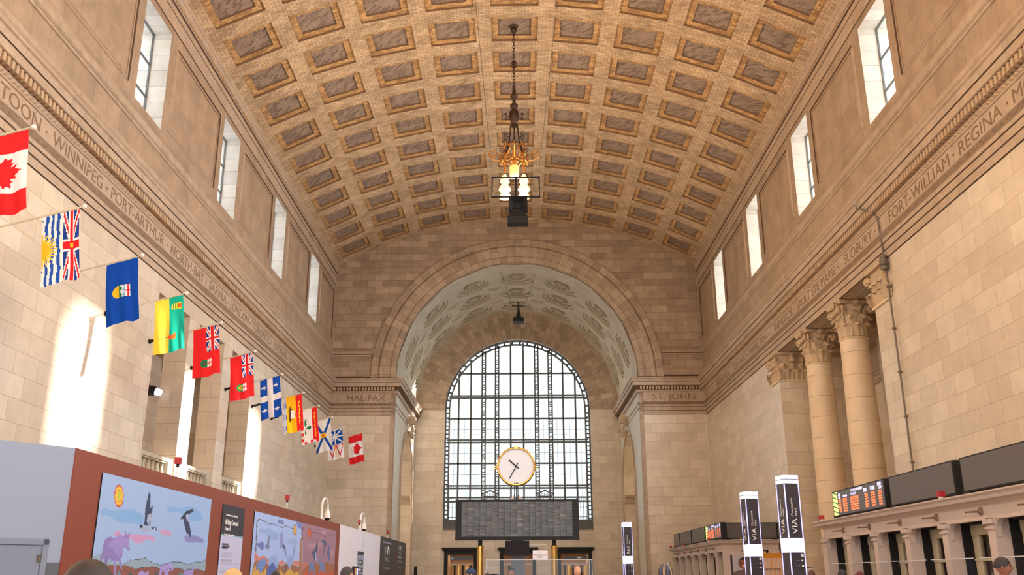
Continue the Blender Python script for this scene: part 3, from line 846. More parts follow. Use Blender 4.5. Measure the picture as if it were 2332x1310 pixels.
# ================================================================ columns and capitals
def leaf(b, c, az, r0, z0, h, w, out, m='carve', n=6):
    """acanthus leaf that climbs the bell at azimuth az and curls outwards"""
    c = Vector(c); d = Vector((math.cos(az), math.sin(az), 0)); t = Vector((-d.y, d.x, 0))
    rows = []
    for k in range(n + 1):
        u = k / n
        rr = r0 + out * (u ** 3) + .02
        z = z0 + h * (u if u < .82 else .82 - (u - .82) * .9 + .10 * math.sin((u - .82) / .18 * PI))
        ww = w * (.75 + .35 * math.sin(u * PI)) * (1 if u < .8 else 1 - (u - .8) * 2.6) * (1 + .12 * (-1) ** k)
        p = c + d * rr + Vector((0, 0, z))
        rows.append((p - t * ww / 2 - d * .03, p + d * .035, p + t * ww / 2 - d * .03))
    for A, B in zip(rows, rows[1:]):
        b.face([A[0], A[1], B[1], B[0]], m); b.face([A[1], A[2], B[2], B[1]], m)
        e = d * -.05
        b.face([A[0], A[0] + e, B[0] + e, B[0]], m); b.face([A[2], A[2] + e, B[2] + e, B[2]], m)

def volute(b, p, d, r=.17, w=.10, m='carve'):
    """spiral scroll in the vertical plane through d"""
    p = Vector(p); d = Vector(d).normalized(); pts = []
    for k in range(20):
        a = -PI * .5 + k / 19 * PI * 2.6; rr = r * (1 - k / 26)
        pts.append(p + d * math.cos(a) * rr + Vector((0, 0, math.sin(a) * rr)))
    t = Vector((-d.y, d.x, 0))
    b.tube(pts, [.05 * (1 - k / 40) for k in range(20)], 5, m)
    b.tube([p - t * w, p + t * w], r * .45, 8, m)

def capital(b, c, r, z0, z1, square=False):
    c = Vector((c[0], c[1], 0)); h = z1 - z0; ab = .15
    b.lathe([(r * .98, z0), (r * 1.06, z0 + .03), (r * 1.08, z0 + .07), (r * .96, z0 + .1)], c, 32, 'column')
    b.lathe([(r * .94, z0 + .08), (r * .92, z0 + h * .6), (r * 1.02, z0 + h * .8), (r * 1.2, z1 - ab)], c, 24, 'carve')
    for k in range(8):
        leaf(b, c, 2 * PI * k / 8, r * .95, z0 + .1, h * .42, r * .62, .20)
        leaf(b, c, 2 * PI * (k + .5) / 8, r * .95, z0 + .12, h * .66, r * .56, .24)
    for k in range(4):
        a = PI / 4 + PI / 2 * k; d = Vector((math.cos(a), math.sin(a), 0))
        for e in (-.12, .12):
            q = c + d * (r * 1.42) + Vector((0, 0, z1 - ab - .2)); dd = Vector((math.cos(a + e), math.sin(a + e), 0))
            volute(b, q + Vector((-d.y, d.x, 0)) * e * .6, dd, .17, .05)
            b.tube([c + dd * r * 1.0 + Vector((0, 0, z0 + h * .5)), c + dd * r * 1.1 + Vector((0, 0, z0 + h * .75)), c + dd * r * 1.35 + Vector((0, 0, z1 - ab - .06))], [.03, .05, .06], 5, 'carve')
        a2 = PI / 2 * k; d2 = Vector((math.cos(a2), math.sin(a2), 0)); t2 = Vector((-d2.y, d2.x, 0))
        for e in (-1, 1): volute(b, c + d2 * r * 1.12 + t2 * e * .13 + Vector((0, 0, z1 - ab - .17)), t2 * -e, .11, .04)
        b.lathe([(0, 0), (.12, .02), (.15, .08), (.10, .16), (0, .18)], c + d2 * (r * 1.15) + Vector((0, 0, z1 - .08)), 10, 'carve', axis=d2)
    # abacus with hollow sides
    pts = []
    for k in range(4):
        a = PI / 4 + PI / 2 * k; R = r * 1.78
        P0 = Vector((math.cos(a - .07), math.sin(a - .07), 0)) * R; P1 = Vector((math.cos(a + .07), math.sin(a + .07), 0)) * R
        Pn = Vector((math.cos(a + PI / 2 - .07), math.sin(a + PI / 2 - .07), 0)) * R
        pts += [P0, P1]
        for j in range(1, 6):
            u = j / 6; q = P1.lerp(Pn, u); pts.append(q * (1 - .16 * math.sin(u * PI)))
    b.prism([c + p + Vector((0, 0, z1 - ab)) for p in pts], (0, 0, 1), ab * .55, 'carve')
    b.prism([c + p * 1.04 + Vector((0, 0, z1 - ab * .45)) for p in pts], (0, 0, 1), ab * .44, 'carve')

for i, (y, lab) in enumerate(((36.0, 'nearer tall smooth stone column with leafy capital in the right recess'), (40.55, 'farther tall smooth stone column with leafy capital in the right recess'))):
    t = thing('column', (13.62, y, 0), lab, 'column', 'columns in the right recess')
    b = MB(); pr = [(.63 - .09 * (max(0, (k / 20 - .3)) / .7) ** 1.6, .55 + (10.62 - .55) * k / 20) for k in range(21)]
    b.lathe(pr, (13.62, y, 0), 40, 'column'); b.build('shaft', t, smooth=True)
    b = MB(); b.box(13.62 - .95, 13.62 + .95, y - .95, y + .95, .01, .22, 'column'); b.lathe([(.95, .22), (1.0, .3), (.92, .38), (.78, .42), (.8, .5), (.72, .55), (.63, .56)], (13.62, y, 0), 32, 'column'); b.build('base', t, smooth=True)
    b = MB(); capital(b, (13.62, y), .55, 10.62, 12.18); b.build('capital', t)

def pilaster_cap(b, y0, y1, x0, x1, z0, z1):
    b.box(x0, x1, y0, y1, z0 + .08, z1 - .14, 'carve')
    b.box(x0 - .05, x1 + .02, y0 - .05, y1 + .05, z0, z0 + .09, 'column')
    b.box(x0 - .14, x1 + .02, y0 - .14, y1 + .14, z1 - .14, z1, 'carve')
    h = z1 - z0
    # leaves on the hall face and on the jamb face
    n = 3
    for k in range(n + 1):
        y = y0 + (y1 - y0) * k / n
        leaf(b, (x0 + .02, y, 0), PI, 0, z0 + .1, h * .42, (y1 - y0) / n * .9, .16)
        if k < n: leaf(b, (x0 + .02, y + (y1 - y0) / n / 2, 0), PI, 0, z0 + .1, h * .66, (y1 - y0) / n * .8, .2)
    for yy, az, sg in ((y0, -PI / 2, -1), (y1, PI / 2, 1)):
        m_ = max(2, int((x1 - x0) / .4))
        for k in range(m_ + 1):
            x = x0 + (x1 - x0) * k / m_
            leaf(b, (x, yy, 0), az, 0, z0 + .1, h * .42, (x1 - x0) / m_ * .9, .16)
            if k < m_: leaf(b, (x + (x1 - x0) / m_ / 2, yy, 0), az, 0, z0 + .1, h * .66, (x1 - x0) / m_ * .8, .2)
        volute(b, (x0 - .08, yy + sg * .08, z1 - .36), (-1, sg, 0), .15, .05)
        volute(b, (x1 - .25, yy + sg * .1, z1 - .36), (1, sg, 0), .13, .05)
        b.lathe([(0, 0), (.13, .02), (.16, .1), (.1, .18), (0, .2)], ((x0 + x1) / 2, yy, z1 - .12), 10, 'carve', axis=(0, sg, 0))
        b.lathe([(0, 0), (.16, .03), (.13, .2), (0, .25)], ((x0 + x1) / 2, yy + sg * .02, z1 - .38), 10, 'carve', axis=(0, sg, 0))
for nm, y0, y1, lab in (('pilaster', 44.5, 45.75, 'flat stone pilaster with carved capital on the far side of the right recess'), ('pilaster', 30.45, 31.75, 'flat stone pilaster with carved capital on the near side of the right recess')):
    t = thing('pilaster', (13, (y0 + y1) / 2, 0), lab, 'pilaster', 'pilasters of the right recess')
    b = MB(); b.box(12.93, 14.35, y0 + (-.04 if y0 > 40 else 0), y1 + (0 if y0 > 40 else .04), 0.01, 10.72, 'lower'); b.build('shaft', t)
    b = MB(); pilaster_cap(b, y0 - (.05 if y0 > 40 else 0), y1 + (.05 if y0 < 40 else 0), 12.90, 14.3, 10.72, 12.19); b.build('capital', t)

b = MB(); pth = [on(1968, 415, 0, 12.42), Vector((12.4, 31.0, 14.35)), Vector((12.62, 30.6, 14.1)), Vector((12.86, 30.4, 13.8)), Vector((12.86, 30.3, 12.3)), Vector((12.8, 30.25, 12.15)), Vector((12.86, 30.22, 11.4))] 
pth[0] = Vector((12.40, 31.1, 14.6))
b.tube(pth + [Vector((12.85, 30.2, 4.4))], .03, 8, 'wire')
b.lathe([(0, 0), (.13, 0), (.14, .12), (.10, .14), (.15, .2), (.15, .38), (.11, .4), (.13, .5), (0, .5)], (12.82, 30.27, 11.75), 14, 'wire')
for z in (11.1, 9.6, 8.1, 6.6, 5.1): b.lathe([(0, 0), (.075, 0), (.075, .06), (0, .06)], (12.86, 30.22, z), 10, 'wire')
b.build('conduit', label='thin grey metal conduit running down the right wall beside the near pilaster', cat='conduit')

# balustrades in the left openings
for i, (y0, y1, z0, z1) in enumerate(LOPEN):
    t = thing('balustrade', (-13.3, (y0 + y1) / 2, 5.0), ('pale stone balustrade in the nearest of the three left openings', 'pale stone balustrade in the middle one of the three left openings', 'pale stone balustrade in the farthest of the three left openings')[i], 'balustrade', 'balustrades of the left openings')
    b = MB(); b.box(-13.42, -13.08, y0, y1, 5.78, 5.92, 'soffit'); b.box(-13.38, -13.12, y0, y1, 5.72, 5.78, 'soffit'); b.build('rail', t)
    b = MB(); b.box(-13.42, -13.06, y1 - .55, y1, 5.0, 5.78, 'soffit'); b.build('end_block', t)
    b = MB(); b.box(-13.42, -13.06, y0, y0 + .3, 5.0, 5.78, 'soffit'); b.build('end_block', t)
    n = 6
    for k in range(n):
        y = y0 + .42 + (y1 - y0 - 1.1) * k / (n - 1)
        b = MB(); b.lathe([(.05, 5.0), (.09, 5.03), (.09, 5.1), (.05, 5.14), (.10, 5.3), (.095, 5.38), (.05, 5.6), (.06, 5.66), (.085, 5.69), (.085, 5.72)], (-13.25, y, 0), 12, 'soffit'); b.build('baluster', t, smooth=True)

b = MB(); b.xbox((-14.2, 34.9, 8.55), (.25, .05, 0), (-.04, .2, 0), (0, 0, .16), 'dark'); b.lathe([(0, 0), (.15, 0), (.12, -.2), (0, -.22)], (-13.9, 34.86, 8.5), 14, 'glow', axis=(-1, 0, .3)); b.tube([(-14.3, 35.1, 8.6), (-14.4, 35.3, 8.9)], .04, 6, 'dark')
b.build('floodlight', label='small dark floodlight bracketed inside the nearest left opening', cat='lamp')

# ================================================================ flags
R_, B_, Wt, Y_, G_ = (214, 38, 48), (38, 84, 176), (240, 238, 240), (246, 190, 44), (24, 130, 84)
R2, B2 = (226, 42, 46), (32, 62, 140)
def inpoly(x, y, P):
    r = False; j = len(P) - 1
    for i in range(len(P)):
        if (P[i][1] > y) != (P[j][1] > y) and x < (P[j][0] - P[i][0]) * (y - P[i][1]) / (P[j][1] - P[i][1]) + P[i][0]: r = not r
        j = i
    return r
LEAF = [(0, -1), (.2, -.62), (.42, -.74), (.33, -.30), (.55, -.52), (.62, -.38), (.9, -.44), (.8, -.16), (.95, -.05), (.52, .30), (.58, .5), (.07, .42), (.07, .85), (-.07, .85), (-.07, .42), (-.58, .5), (-.52, .30), (-.95, -.05), (-.8, -.16), (-.9, -.44), (-.62, -.38), (-.55, -.52), (-.33, -.30), (-.42, -.74), (-.2, -.62)]
def jack(u, v):
    """union flag, u across 0..1 (2 wide), v 0..1"""
    x, y = (u - .5) * 2, (v - .5)
    if abs(x) < .1 or abs(y) < .1: return R_
    if abs(x) < .17 or abs(y) < .17: return Wt
    d1 = abs(x * .5 - y) ; d2 = abs(x * .5 + y)
    d = min(d1, d2)
    if d < .05: return R_
    if d < .12: return Wt
    return B2
def shield(u, v, cx, cy, s, asp=1):
    """point in shield coordinates: (inside, x, y)"""
    x, y = (u - cx) / s * asp, (v - cy) / s
    return abs(x) < .8 and -1 < y < (1.2 - x * x * .9), x, y
def lion(x, y, n=1): return (abs(y - .1 * math.sin(x * 9)) < .16 + .08 * math.sin(x * 23)) and abs(x) < .85
def f_canada(s, t):
    if s < .25 or s > .75: return R2
    return R2 if inpoly((s - .5) * 2 / .42, (t - .5) / .42, LEAF) else Wt
def f_bc(s, t):
    if t < .44: 
        if abs(s - .5) < .03 and abs(t - .22) < .04: return Y_
        return jack(s, t / .44)
    x, y = (s - .5) * 2, 1.02 - t
    a = math.atan2(y, x); r = math.hypot(x, y)
    if r < .24: return Y_
    if r < .24 + .26 * (1 - abs(((a / PI * 13) % 1) - .5) * 2): return (250, 200, 70)
    q = (t - .44 + .012 * math.sin(s * 26)) / .56
    return B_ if int(q * 7) % 2 else Wt
def f_alberta(s, t):
    c = (20, 74, 176)
    ins, x, y = shield(s * 2, t, 1.0, .5, .24)
    if not ins: return c
    if y < -.35: return R_ if abs(y + .68) < .09 or abs(x) < .09 else Wt
    if y < .0: return (210, 226, 240) if y > -.2 - .1 * math.sin(x * 9) else (120, 170, 220)
    if y < .38: return G_ if y > .1 * math.sin(x * 7 + 1) + .1 else Wt
    return Y_
def f_sask(s, t):
    ins, x, y = shield(s * 2, t, .36, .24, .15)
    if ins: return (232, 90, 40) if y < -.3 and abs(x) < .5 else Y_ if y < -.3 else G_ if int(y * 6) % 2 else Y_
    x, y = (s - .72) * 2 / .2, (t - .46) / .2
    r = math.hypot(x, y)
    if r < 1 and y < .4 and abs(x) < .3 + .5 * max(0, -y): return (236, 96, 40)
    if abs(x) < .07 and .3 < y < 2: return G_
    return (26, 156, 132) if t < .5 else (255, 206, 70)
def f_ensign(kind):
    def f(s, t):
        if s < .5 and t < .5: return jack(s / .5, t / .5)
        ins, x, y = shield(s * 2, t, 1.46, .5, .2)
        if ins:
            if y < -.25: return R_ if abs(x) < .12 or abs(y + .6) < .1 else Wt
            if kind == 'm': return (110, 74, 44) if abs(x) < .45 and abs(y - .3) < .3 + .1 * math.sin(x * 12) else (22, 130, 84)
            return Y_ if (min(math.hypot(x - a, y - c) for a, c in ((-.35, .1), (.35, .1), (0, .55))) < .26) else (22, 140, 80)
        return R2
    return f
def f_quebec(s, t):
    if abs(s - .5) < .075 or abs(t - .5) < .12: return Wt
    x, y = (abs(s - .5) - .29) * 2 / .13, ((t % .5) - .22) / .13
    if t > .5: y = (t - .81) / .13
    if abs(x) < .22 + .12 * math.cos(y * 2) and abs(y) < 1: return Wt
    if abs(y + .1 + abs(x) * .4) < .17 and abs(x) < .8: return Wt
    if abs(y - .3) < .09 and abs(x) < .5: return Wt
    return (30, 84, 190)
def f_nb(s, t):
    if t < .333:
        return Y_ if lion((s - .5) * 2.6, (t - .17) * 6) else R2
    if t > .84: return B_ if (t - .84) * 100 % 6 > 2.5 + 1.5 * math.sin(s * 20) else Wt
    x, y = (s - .5) * 2, t - .6
    if abs(x) < .24 and -.16 < y < .02 and abs(x) < .24 - .3 * abs(y + .06): return Wt
    if (abs(x) < .5 - (y - .04) * 2 and .04 < y < .14) or (abs(x) < .015 and -.22 < y < .05) or (abs(abs(x) - .3) < .03 and -.06 < y < .1): return (92, 66, 34)
    if abs(x) < .12 and abs(y + .2) < .02: return R_
    return (250, 184, 30)
def f_pei(s, t):
    m = min(1 - s, t, 1 - t)
    if (1 - s < .06 or t > .88 or t < .0) and s > .0:
        k = (t * 6 if 1 - s < .06 else s * 12)
        return R2 if int(k) % 2 == 0 else Wt
    if t < .34: return Y_ if lion((s - .48) * 2.4, (t - .18) * 6) else R2
    x, y = s, t
    if (x - .56) ** 2 * 4 + (y - .52) ** 2 < .012: return (30, 120, 70)
    if abs(y - .74) < .025 + .02 * math.sin(s * 20) and .25 < s < .72: return (30, 120, 70)
    for a in (.3, .36, .42):
        if math.hypot((x - a) * 2, y - .68) < .045: return (40, 130, 80)
    if abs(x - .56) < .012 and .5 < y < .72: return (110, 80, 50)
    return Wt
def f_ns(s, t):
    x, y = (s - .5) * 2, t - .5
    if abs(x) < .16 and abs(y) < .19 - abs(x) * .4:
        return R_ if abs(x) < .07 and abs(y) < .1 and int(y * 60) % 2 == 0 else Y_
    return (24, 76, 170) if abs(abs(x) * .5 - abs(y)) < .085 else Wt
def f_nl(s, t):
    if s < .5:
        d = min(abs(abs(s - .25) * 2 - abs(t - .5)), abs(t - .5) * 1.3, abs(s - .25) * 2.4)
        return (24, 84, 176) if d > .06 and s > .03 else Wt
    if abs(t - .5) < .04 and .56 < s < .92: return Y_
    for c in (.25, .75):
        a = (s - .52) * .55; h = .22 - a
        e = abs(abs(t - c) - h)
        if (e < .028 and h > 0) or (abs(s - .535) < .012 and abs(t - c) < .2): return R_
    return Wt
FL = [('red and white flag with a maple leaf, nearest the left edge of the photo', f_canada, 16.95), ('flag with union cross, blue waves and a yellow rising sun on the left wall', f_bc, 20.7),
      ('plain blue flag with a small shield in its middle', f_alberta, 24.3), ('green and yellow flag lit by the sun on the left wall', f_sask, 27.9),
      ('red ensign with union canton and green and brown shield, nearer of the two', f_ensign('m'), 31.5), ('red ensign with union canton and green and yellow shield, farther of the two', f_ensign('o'), 35.84),
      ('blue flag with a white cross and four white lilies', f_quebec, 40.26), ('yellow flag with a ship, red band with gold lion and blue waves', f_nb, 44.55),
      ('white flag with green trees, red lion band and dashed border', f_pei, 48.2), ('white flag with a blue diagonal cross and yellow shield', f_ns, 51.8),
      ('white flag with blue triangles and red outlined triangles', f_nl, 55.4), ('red and white maple leaf flag at the far end of the row', f_canada, 59.0)]
for i, (lab, fn, y) in enumerate(FL):
    far = i in (0, 11)
    B0 = Vector((-13, y, 9.64)); T0 = Vector((-10.55 if not far else -9.93, y, 10.30 if not far else 10.5))
    t = thing('flagpole', tuple(B0), 'thin wall pole of the ' + ' '.join(lab.replace(' on the left wall', '').split(',')[0].split()[:11]), 'flagpole', 'flagpoles on the left wall')
    b = MB(); b.tube([B0 + (T0 - B0) * .04, T0], .022, 8, 'palef'); b.build('pole', t)
    b = MB(); b.lathe([(0, -.01), (.09, -.01), (.09, .03), (.055, .05), (.05, .4), (.03, .44)], B0, 10, 'dark', axis=(T0 - B0)); b.build('socket', t)
    b = MB(); b.lathe([(0, 0), (.03, .01), (.055, .05), (.05, .09), (0, .12)], T0, 10, 'white', axis=(T0 - B0)); b.build('finial', t)
    nu, nv = 92, 46
    L_ = (T0 - B0).length; w = .90; h = 1.78
    e = (T0 - B0).normalized(); q0 = T0 - e * .05
    ph = random.random() * 6; am = .035 + .02 * random.random()
    b = MB()
    def P(s, v):
        p = q0 - e * (w * v)
        fold = am * s * math.sin(v * 15 + ph + s * 2.2) + .05 * s * math.sin(s * 5 + ph)
        return (p.x + .24 * s * (1 - .25 * v) + .012 * math.sin(v * 12 + ph), p.y + fold - .02 * s, p.z - .03 - h * s * (1 - .015 * math.sin(v * 9 + ph)))
    V = [[P(a / nu, c / nv) for c in range(nv + 1)] for a in range(nu + 1)]
    for a in range(nu):
        for c in range(nv):
            b.face([V[a][c], V[a + 1][c], V[a + 1][c + 1], V[a][c + 1]], 'cloth', col=lin(fn((a + .5) / nu, (c + .5) / nv)))
    b.build('flag', smooth=True, label=lab, cat='flag', group='flags along the left wall', loc=tuple(q0))

# ================================================================ hoarding, murals and posters
HXH = -7.3; HZ = 3.72
def art_panel(name, x, y0, y1, z0, z1, fn, nu, nv, m='slab', lab=None, cat='poster', group=None, thick=.02, sgn=1, parent=None):
    """printed panel standing in the plane X = x, facing +X (sgn 1) or -X; fn(px, py) is the design, authored on the photograph"""
    b = MB()
    b.box(min(x, x + sgn * thick) , max(x, x + sgn * thick) - .002 * 0, y0, y1, z0, z1, 'dark')
    X = x + sgn * (thick + .002)
    for a in range(nu):
        for c in range(nv):
            ya, yb = y0 + (y1 - y0) * a / nu, y0 + (y1 - y0) * (a + 1) / nu; za, zb = z0 + (z1 - z0) * c / nv, z0 + (z1 - z0) * (c + 1) / nv
            px, py = proj((X, (ya + yb) / 2, (za + zb) / 2))
            b.face([(X, ya, za), (X, yb, za), (X, yb, zb), (X, ya, zb)], m, col=tuple(min(1, q * w) for q, w in zip(lin(fn(px, py, (a + .5) / nu, (c + .5) / nv)), (.86, .96, 1.14))))
    return b.build(name, parent, label=lab, cat=cat, group=group, loc=(x, (y0 + y1) / 2, (z0 + z1) / 2))

M1 = [  # mural 1, later entries on top: (polygon in the drawing's own units, colour)
    ([(245, 595), (262, 560), (290, 541), (400, 575), (520, 556), (640, 560), (740, 630), (735, 740), (560, 715), (430, 690), (350, 635), (262, 632)], (134, 172, 204)),
    ([(998, 545), (1020, 520), (1060, 525), (1160, 540), (1290, 522), (1380, 575), (1420, 650), (1400, 695), (1270, 690), (1190, 620), (1150, 580), (1050, 595), (1005, 575)], (134, 172, 204)),
    ([(925, 805), (960, 787), (1050, 808), (1070, 835), (1030, 860), (940, 838)], (206, 150, 180)), ([(398, 845), (420, 808), (460, 808), (490, 850), (600, 843), (800, 850), (880, 885), (850, 925), (780, 900), (700, 950), (640, 945), (590, 890), (420, 865)], (206, 150, 180)),
    ([(1202, 880), (1225, 857), (1340, 857), (1430, 905), (1420, 945), (1340, 930), (1270, 942), (1215, 920)], (138, 134, 178)),
    ([(140, 1095), (260, 1060), (400, 1180), (520, 1182), (600, 1135), (700, 1130), (760, 1112), (800, 1150), (940, 1200), (1060, 1162), (1170, 1162), (1250, 1192), (1320, 1165), (1410, 1160), (1460, 1130), (1460, 1320), (120, 1320)], (148, 166, 170)),
    ([(120, 1200), (380, 1195), (560, 1200), (640, 1245), (700, 1225), (880, 1212), (960, 1260), (1130, 1225), (1200, 1250), (1360, 1240), (1460, 1275), (1460, 1320), (120, 1320)], (140, 84, 70)),
    ([(560, 1320), (585, 1262), (615, 1320)], (70, 92, 86)), ([(860, 1320), (890, 1252), (915, 1320)], (70, 92, 86)), ([(1120, 1320), (1170, 1270), (1215, 1320)], (90, 130, 124)), ([(420, 1320), (460, 1250), (490, 1320)], (110, 140, 146)),
    ([(300, 900), (350, 872), (420, 885), (455, 845), (525, 880), (532, 788), (546, 860), (590, 808), (570, 880), (583, 1030), (565, 1035), (530, 990), (500, 1010), (490, 1100), (450, 1155), (380, 1155), (310, 1095), (262, 1130), (240, 1205), (220, 1195), (262, 1060), (280, 950)], (142, 122, 170)),
    ([(330, 950), (400, 900), (455, 850), (520, 890), (570, 890), (578, 1020), (530, 985), (490, 1030), (460, 1110), (410, 1060), (405, 1010), (345, 990)], (160, 138, 188)),
    ([(300, 1090), (332, 1105), (312, 1262), (288, 1250)], (124, 106, 152)), ([(405, 1140), (432, 1140), (416, 1320), (400, 1320)], (156, 136, 184)), ([(452, 1145), (482, 1125), (496, 1250), (475, 1240)], (150, 130, 176)),
    ([(930, 1230), (980, 1172), (1060, 1172), (1085, 1250), (1030, 1270), (1020, 1320), (985, 1320), (975, 1270), (950, 1275), (940, 1320), (915, 1320)], (168, 146, 196)), ([(670, 1320), (690, 1275), (725, 1262), (760, 1285), (805, 1265), (790, 1320)], (168, 146, 196)), ([(1190, 1320), (1200, 1265), (1300, 1235), (1315, 1185), (1322, 1225), (1300, 1320)], (158, 138, 190)),
    ([(745, 745), (765, 520), (800, 358), (820, 365), (818, 540), (848, 512), (836, 600), (815, 740)], (52, 66, 92)), ([(775, 690), (790, 615), (830, 600), (820, 690), (795, 745)], (172, 172, 184)),
    ([(692, 745), (720, 735), (745, 750), (830, 755), (822, 800), (780, 820), (735, 812), (705, 785)], (168, 172, 190)), ([(692, 745), (722, 735), (735, 760), (705, 775)], (34, 34, 42)), ([(828, 765), (880, 755), (893, 800), (870, 790), (835, 785)], (34, 34, 42)), ([(858, 768), (874, 770), (876, 790), (862, 786)], (220, 220, 224)),
    ([(1195, 660), (1250, 610), (1262, 700), (1285, 830), (1278, 885), (1255, 845), (1228, 820), (1205, 720)], (52, 62, 88)), ([(1158, 672), (1200, 610), (1235, 570), (1262, 568), (1318, 543), (1328, 565), (1275, 605), (1240, 625), (1195, 665)], (40, 46, 66)), ([(1222, 625), (1252, 605), (1260, 700), (1240, 690)], (176, 180, 196)), ([(1304, 552), (1320, 550), (1318, 568), (1306, 568)], (220, 220, 224)),
]
HL1 = [(140, 1095), (262, 1060)]
HL1b = [(520, 1182), (600, 1135), (700, 1130), (760, 1112), (800, 1150), (940, 1200), (1060, 1162), (1170, 1162), (1250, 1192), (1320, 1165), (1410, 1160), (1460, 1130)]
HL1 = HL1b
HL2 = [(590, 1205), (640, 1245), (700, 1225), (880, 1212), (960, 1260), (1130, 1225), (1200, 1250), (1360, 1240), (1460, 1275)]
def art1(px, py, u, v):
    x, y = (px - 180) * 5.0375, (py - 1050) * 5.0375
    r = math.hypot((x - 458) / 54, (y - 400) / (126 if y < 400 else 134))
    if r < 1: return (206, 66, 54) if r > .86 else (238, 190, 60) if r > .52 else (196, 120, 50) if r > .44 else (236, 196, 60) if r > .34 else (196, 196, 64)
    if near_line(x, y, HL1, 3.2) or near_line(x, y, HL2, 2.6): return (84, 84, 100)
    for P, c in reversed(M1):
        if inpoly(x, y, P): return c
    return (163, 183, 208)
M2 = [
    ([(1335, 400), (1560, 470), (1545, 520), (1470, 530), (1430, 548), (1370, 530)], (126, 134, 186)),
    ([(1035, 395), (1060, 388), (1135, 415), (1140, 470), (1120, 480), (1085, 455), (1040, 445)], (120, 128, 178)),
    ([(730, 545), (900, 535), (960, 580), (1060, 620), (1050, 735), (930, 725), (860, 640), (725, 605)], (158, 176, 206)), ([(1180, 740), (1300, 690), (1380, 740), (1370, 800), (1290, 810), (1200, 790)], (164, 180, 208)),
    ([(675, 800), (700, 775), (735, 790), (765, 750), (805, 770), (808, 850), (790, 898), (760, 895), (730, 850), (690, 840)], (112, 120, 172)),
    ([(855, 800), (885, 630), (908, 700), (895, 810), (915, 845), (875, 885), (830, 860), (830, 815)], (126, 130, 158)), ([(1070, 690), (1095, 570), (1130, 640), (1125, 740), (1165, 860), (1195, 1000), (1165, 1010), (1120, 860), (1070, 860)], (150, 152, 190)), ([(1110, 812), (1140, 805), (1170, 860), (1150, 885)], (70, 88, 110)), ([(1285, 960), (1300, 830), (1330, 800), (1325, 900), (1305, 1010), (1270, 1000)], (152, 156, 190)),
    ([(655, 950), (690, 950), (725, 1020), (805, 985), (890, 1050), (890, 1200), (640, 1200)], (214, 132, 116)), ([(1040, 1100), (1120, 1060), (1160, 1110), (1090, 1165)], (224, 132, 116)), ([(1280, 1100), (1330, 1070), (1395, 1090), (1390, 1170), (1300, 1130)], (224, 132, 116)),
    ([(650, 1080), (720, 1060), (760, 1130), (1040, 1120), (1090, 1170), (1170, 1120), (1280, 1130), (1390, 1180), (1385, 1320), (600, 1320)], (160, 106, 74)),
    ([(600, 1320), (660, 1150), (700, 1250), (740, 1180), (790, 1290), (830, 1200), (870, 1300), (960, 1220), (1010, 1300), (1080, 1230), (1140, 1310), (1240, 1190), (1300, 1280), (1385, 1250), (1385, 1330)], (224, 168, 74)),
    ([(700, 1110), (770, 1050), (840, 1040), (850, 1110), (780, 1240), (740, 1300), (720, 1180), (670, 1250)], (112, 140, 186)), ([(880, 1130), (900, 1000), (960, 985), (1020, 1000), (1035, 1130), (1040, 1200), (900, 1190)], (154, 176, 208)), ([(840, 1310), (870, 1190), (950, 1100), (1020, 1190), (1000, 1310)], (84, 104, 156)), ([(1175, 1080), (1200, 1010), (1300, 990), (1310, 1040), (1270, 1110), (1230, 1240), (1200, 1130)], (150, 170, 206)),
    ([(1150, 1260), (1170, 1130), (1185, 1140), (1170, 1270)], (84, 90, 110)), ([(1405, 720), (1440, 700), (1440, 1320), (1385, 1320)], (176, 122, 88)),
]
M3 = [([(1510, 800), (1600, 790), (1760, 760), (1765, 830), (1700, 860), (1560, 865)], (190, 140, 140)), ([(1850, 950), (1880, 890), (1960, 900), (1965, 990), (1930, 1020)], (186, 138, 138)),
    ([(1440, 1100), (1500, 1110), (1540, 1080), (1545, 1130), (1480, 1240), (1440, 1250)], (204, 120, 100)), ([(1440, 1250), (1560, 1120), (1700, 1130), (1830, 1100), (1965, 1135), (1962, 1330), (1440, 1330)], (168, 104, 70)), ([(1440, 1330), (1500, 1230), (1560, 1290), (1640, 1220), (1700, 1290), (1780, 1230), (1860, 1290), (1960, 1230), (1960, 1330)], (208, 88, 56)),
    ([(1550, 1100), (1640, 1110), (1640, 1200), (1655, 1320), (1635, 1320), (1615, 1220), (1580, 1215), (1565, 1310), (1552, 1310), (1560, 1190)], (110, 132, 172)), ([(1722, 1110), (1738, 960), (1742, 1100), (1810, 1110), (1805, 1200), (1822, 1280), (1800, 1270), (1780, 1220), (1750, 1225), (1735, 1290), (1725, 1290), (1740, 1180)], (112, 134, 172)),
    ([(1650, 900), (1700, 690), (1702, 860), (1680, 960), (1670, 1095), (1650, 1080), (1600, 940), (1605, 920)], (78, 88, 112)), ([(1655, 960), (1675, 930), (1680, 1090), (1660, 1085)], (170, 180, 204)), ([(1760, 745), (1810, 728), (1855, 790), (1820, 860), (1785, 1030), (1775, 1020), (1805, 860), (1800, 780)], (82, 96, 118)), ([(1855, 930), (1880, 850), (1905, 745), (1895, 930), (1910, 960), (1885, 1080), (1865, 1030)], (96, 112, 144))]
def near_line(x, y, P, w):
    for (x0, y0), (x1, y1) in zip(P, P[1:]):
        dx, dy = x1 - x0, y1 - y0; k = max(0, min(1, ((x - x0) * dx + (y - y0) * dy) / (dx * dx + dy * dy)))
        if math.hypot(x - x0 - dx * k, y - y0 - dy * k) < w: return True
    return False
LN1 = [(672, 930), (690, 430), (730, 380), (830, 425), (895, 465), (960, 460), (1000, 490), (1035, 480), (1110, 522), (1180, 495), (1300, 545)]
LN2 = [(1590, 602), (1700, 605), (1810, 675), (1900, 660), (1940, 665), (1985, 635)]
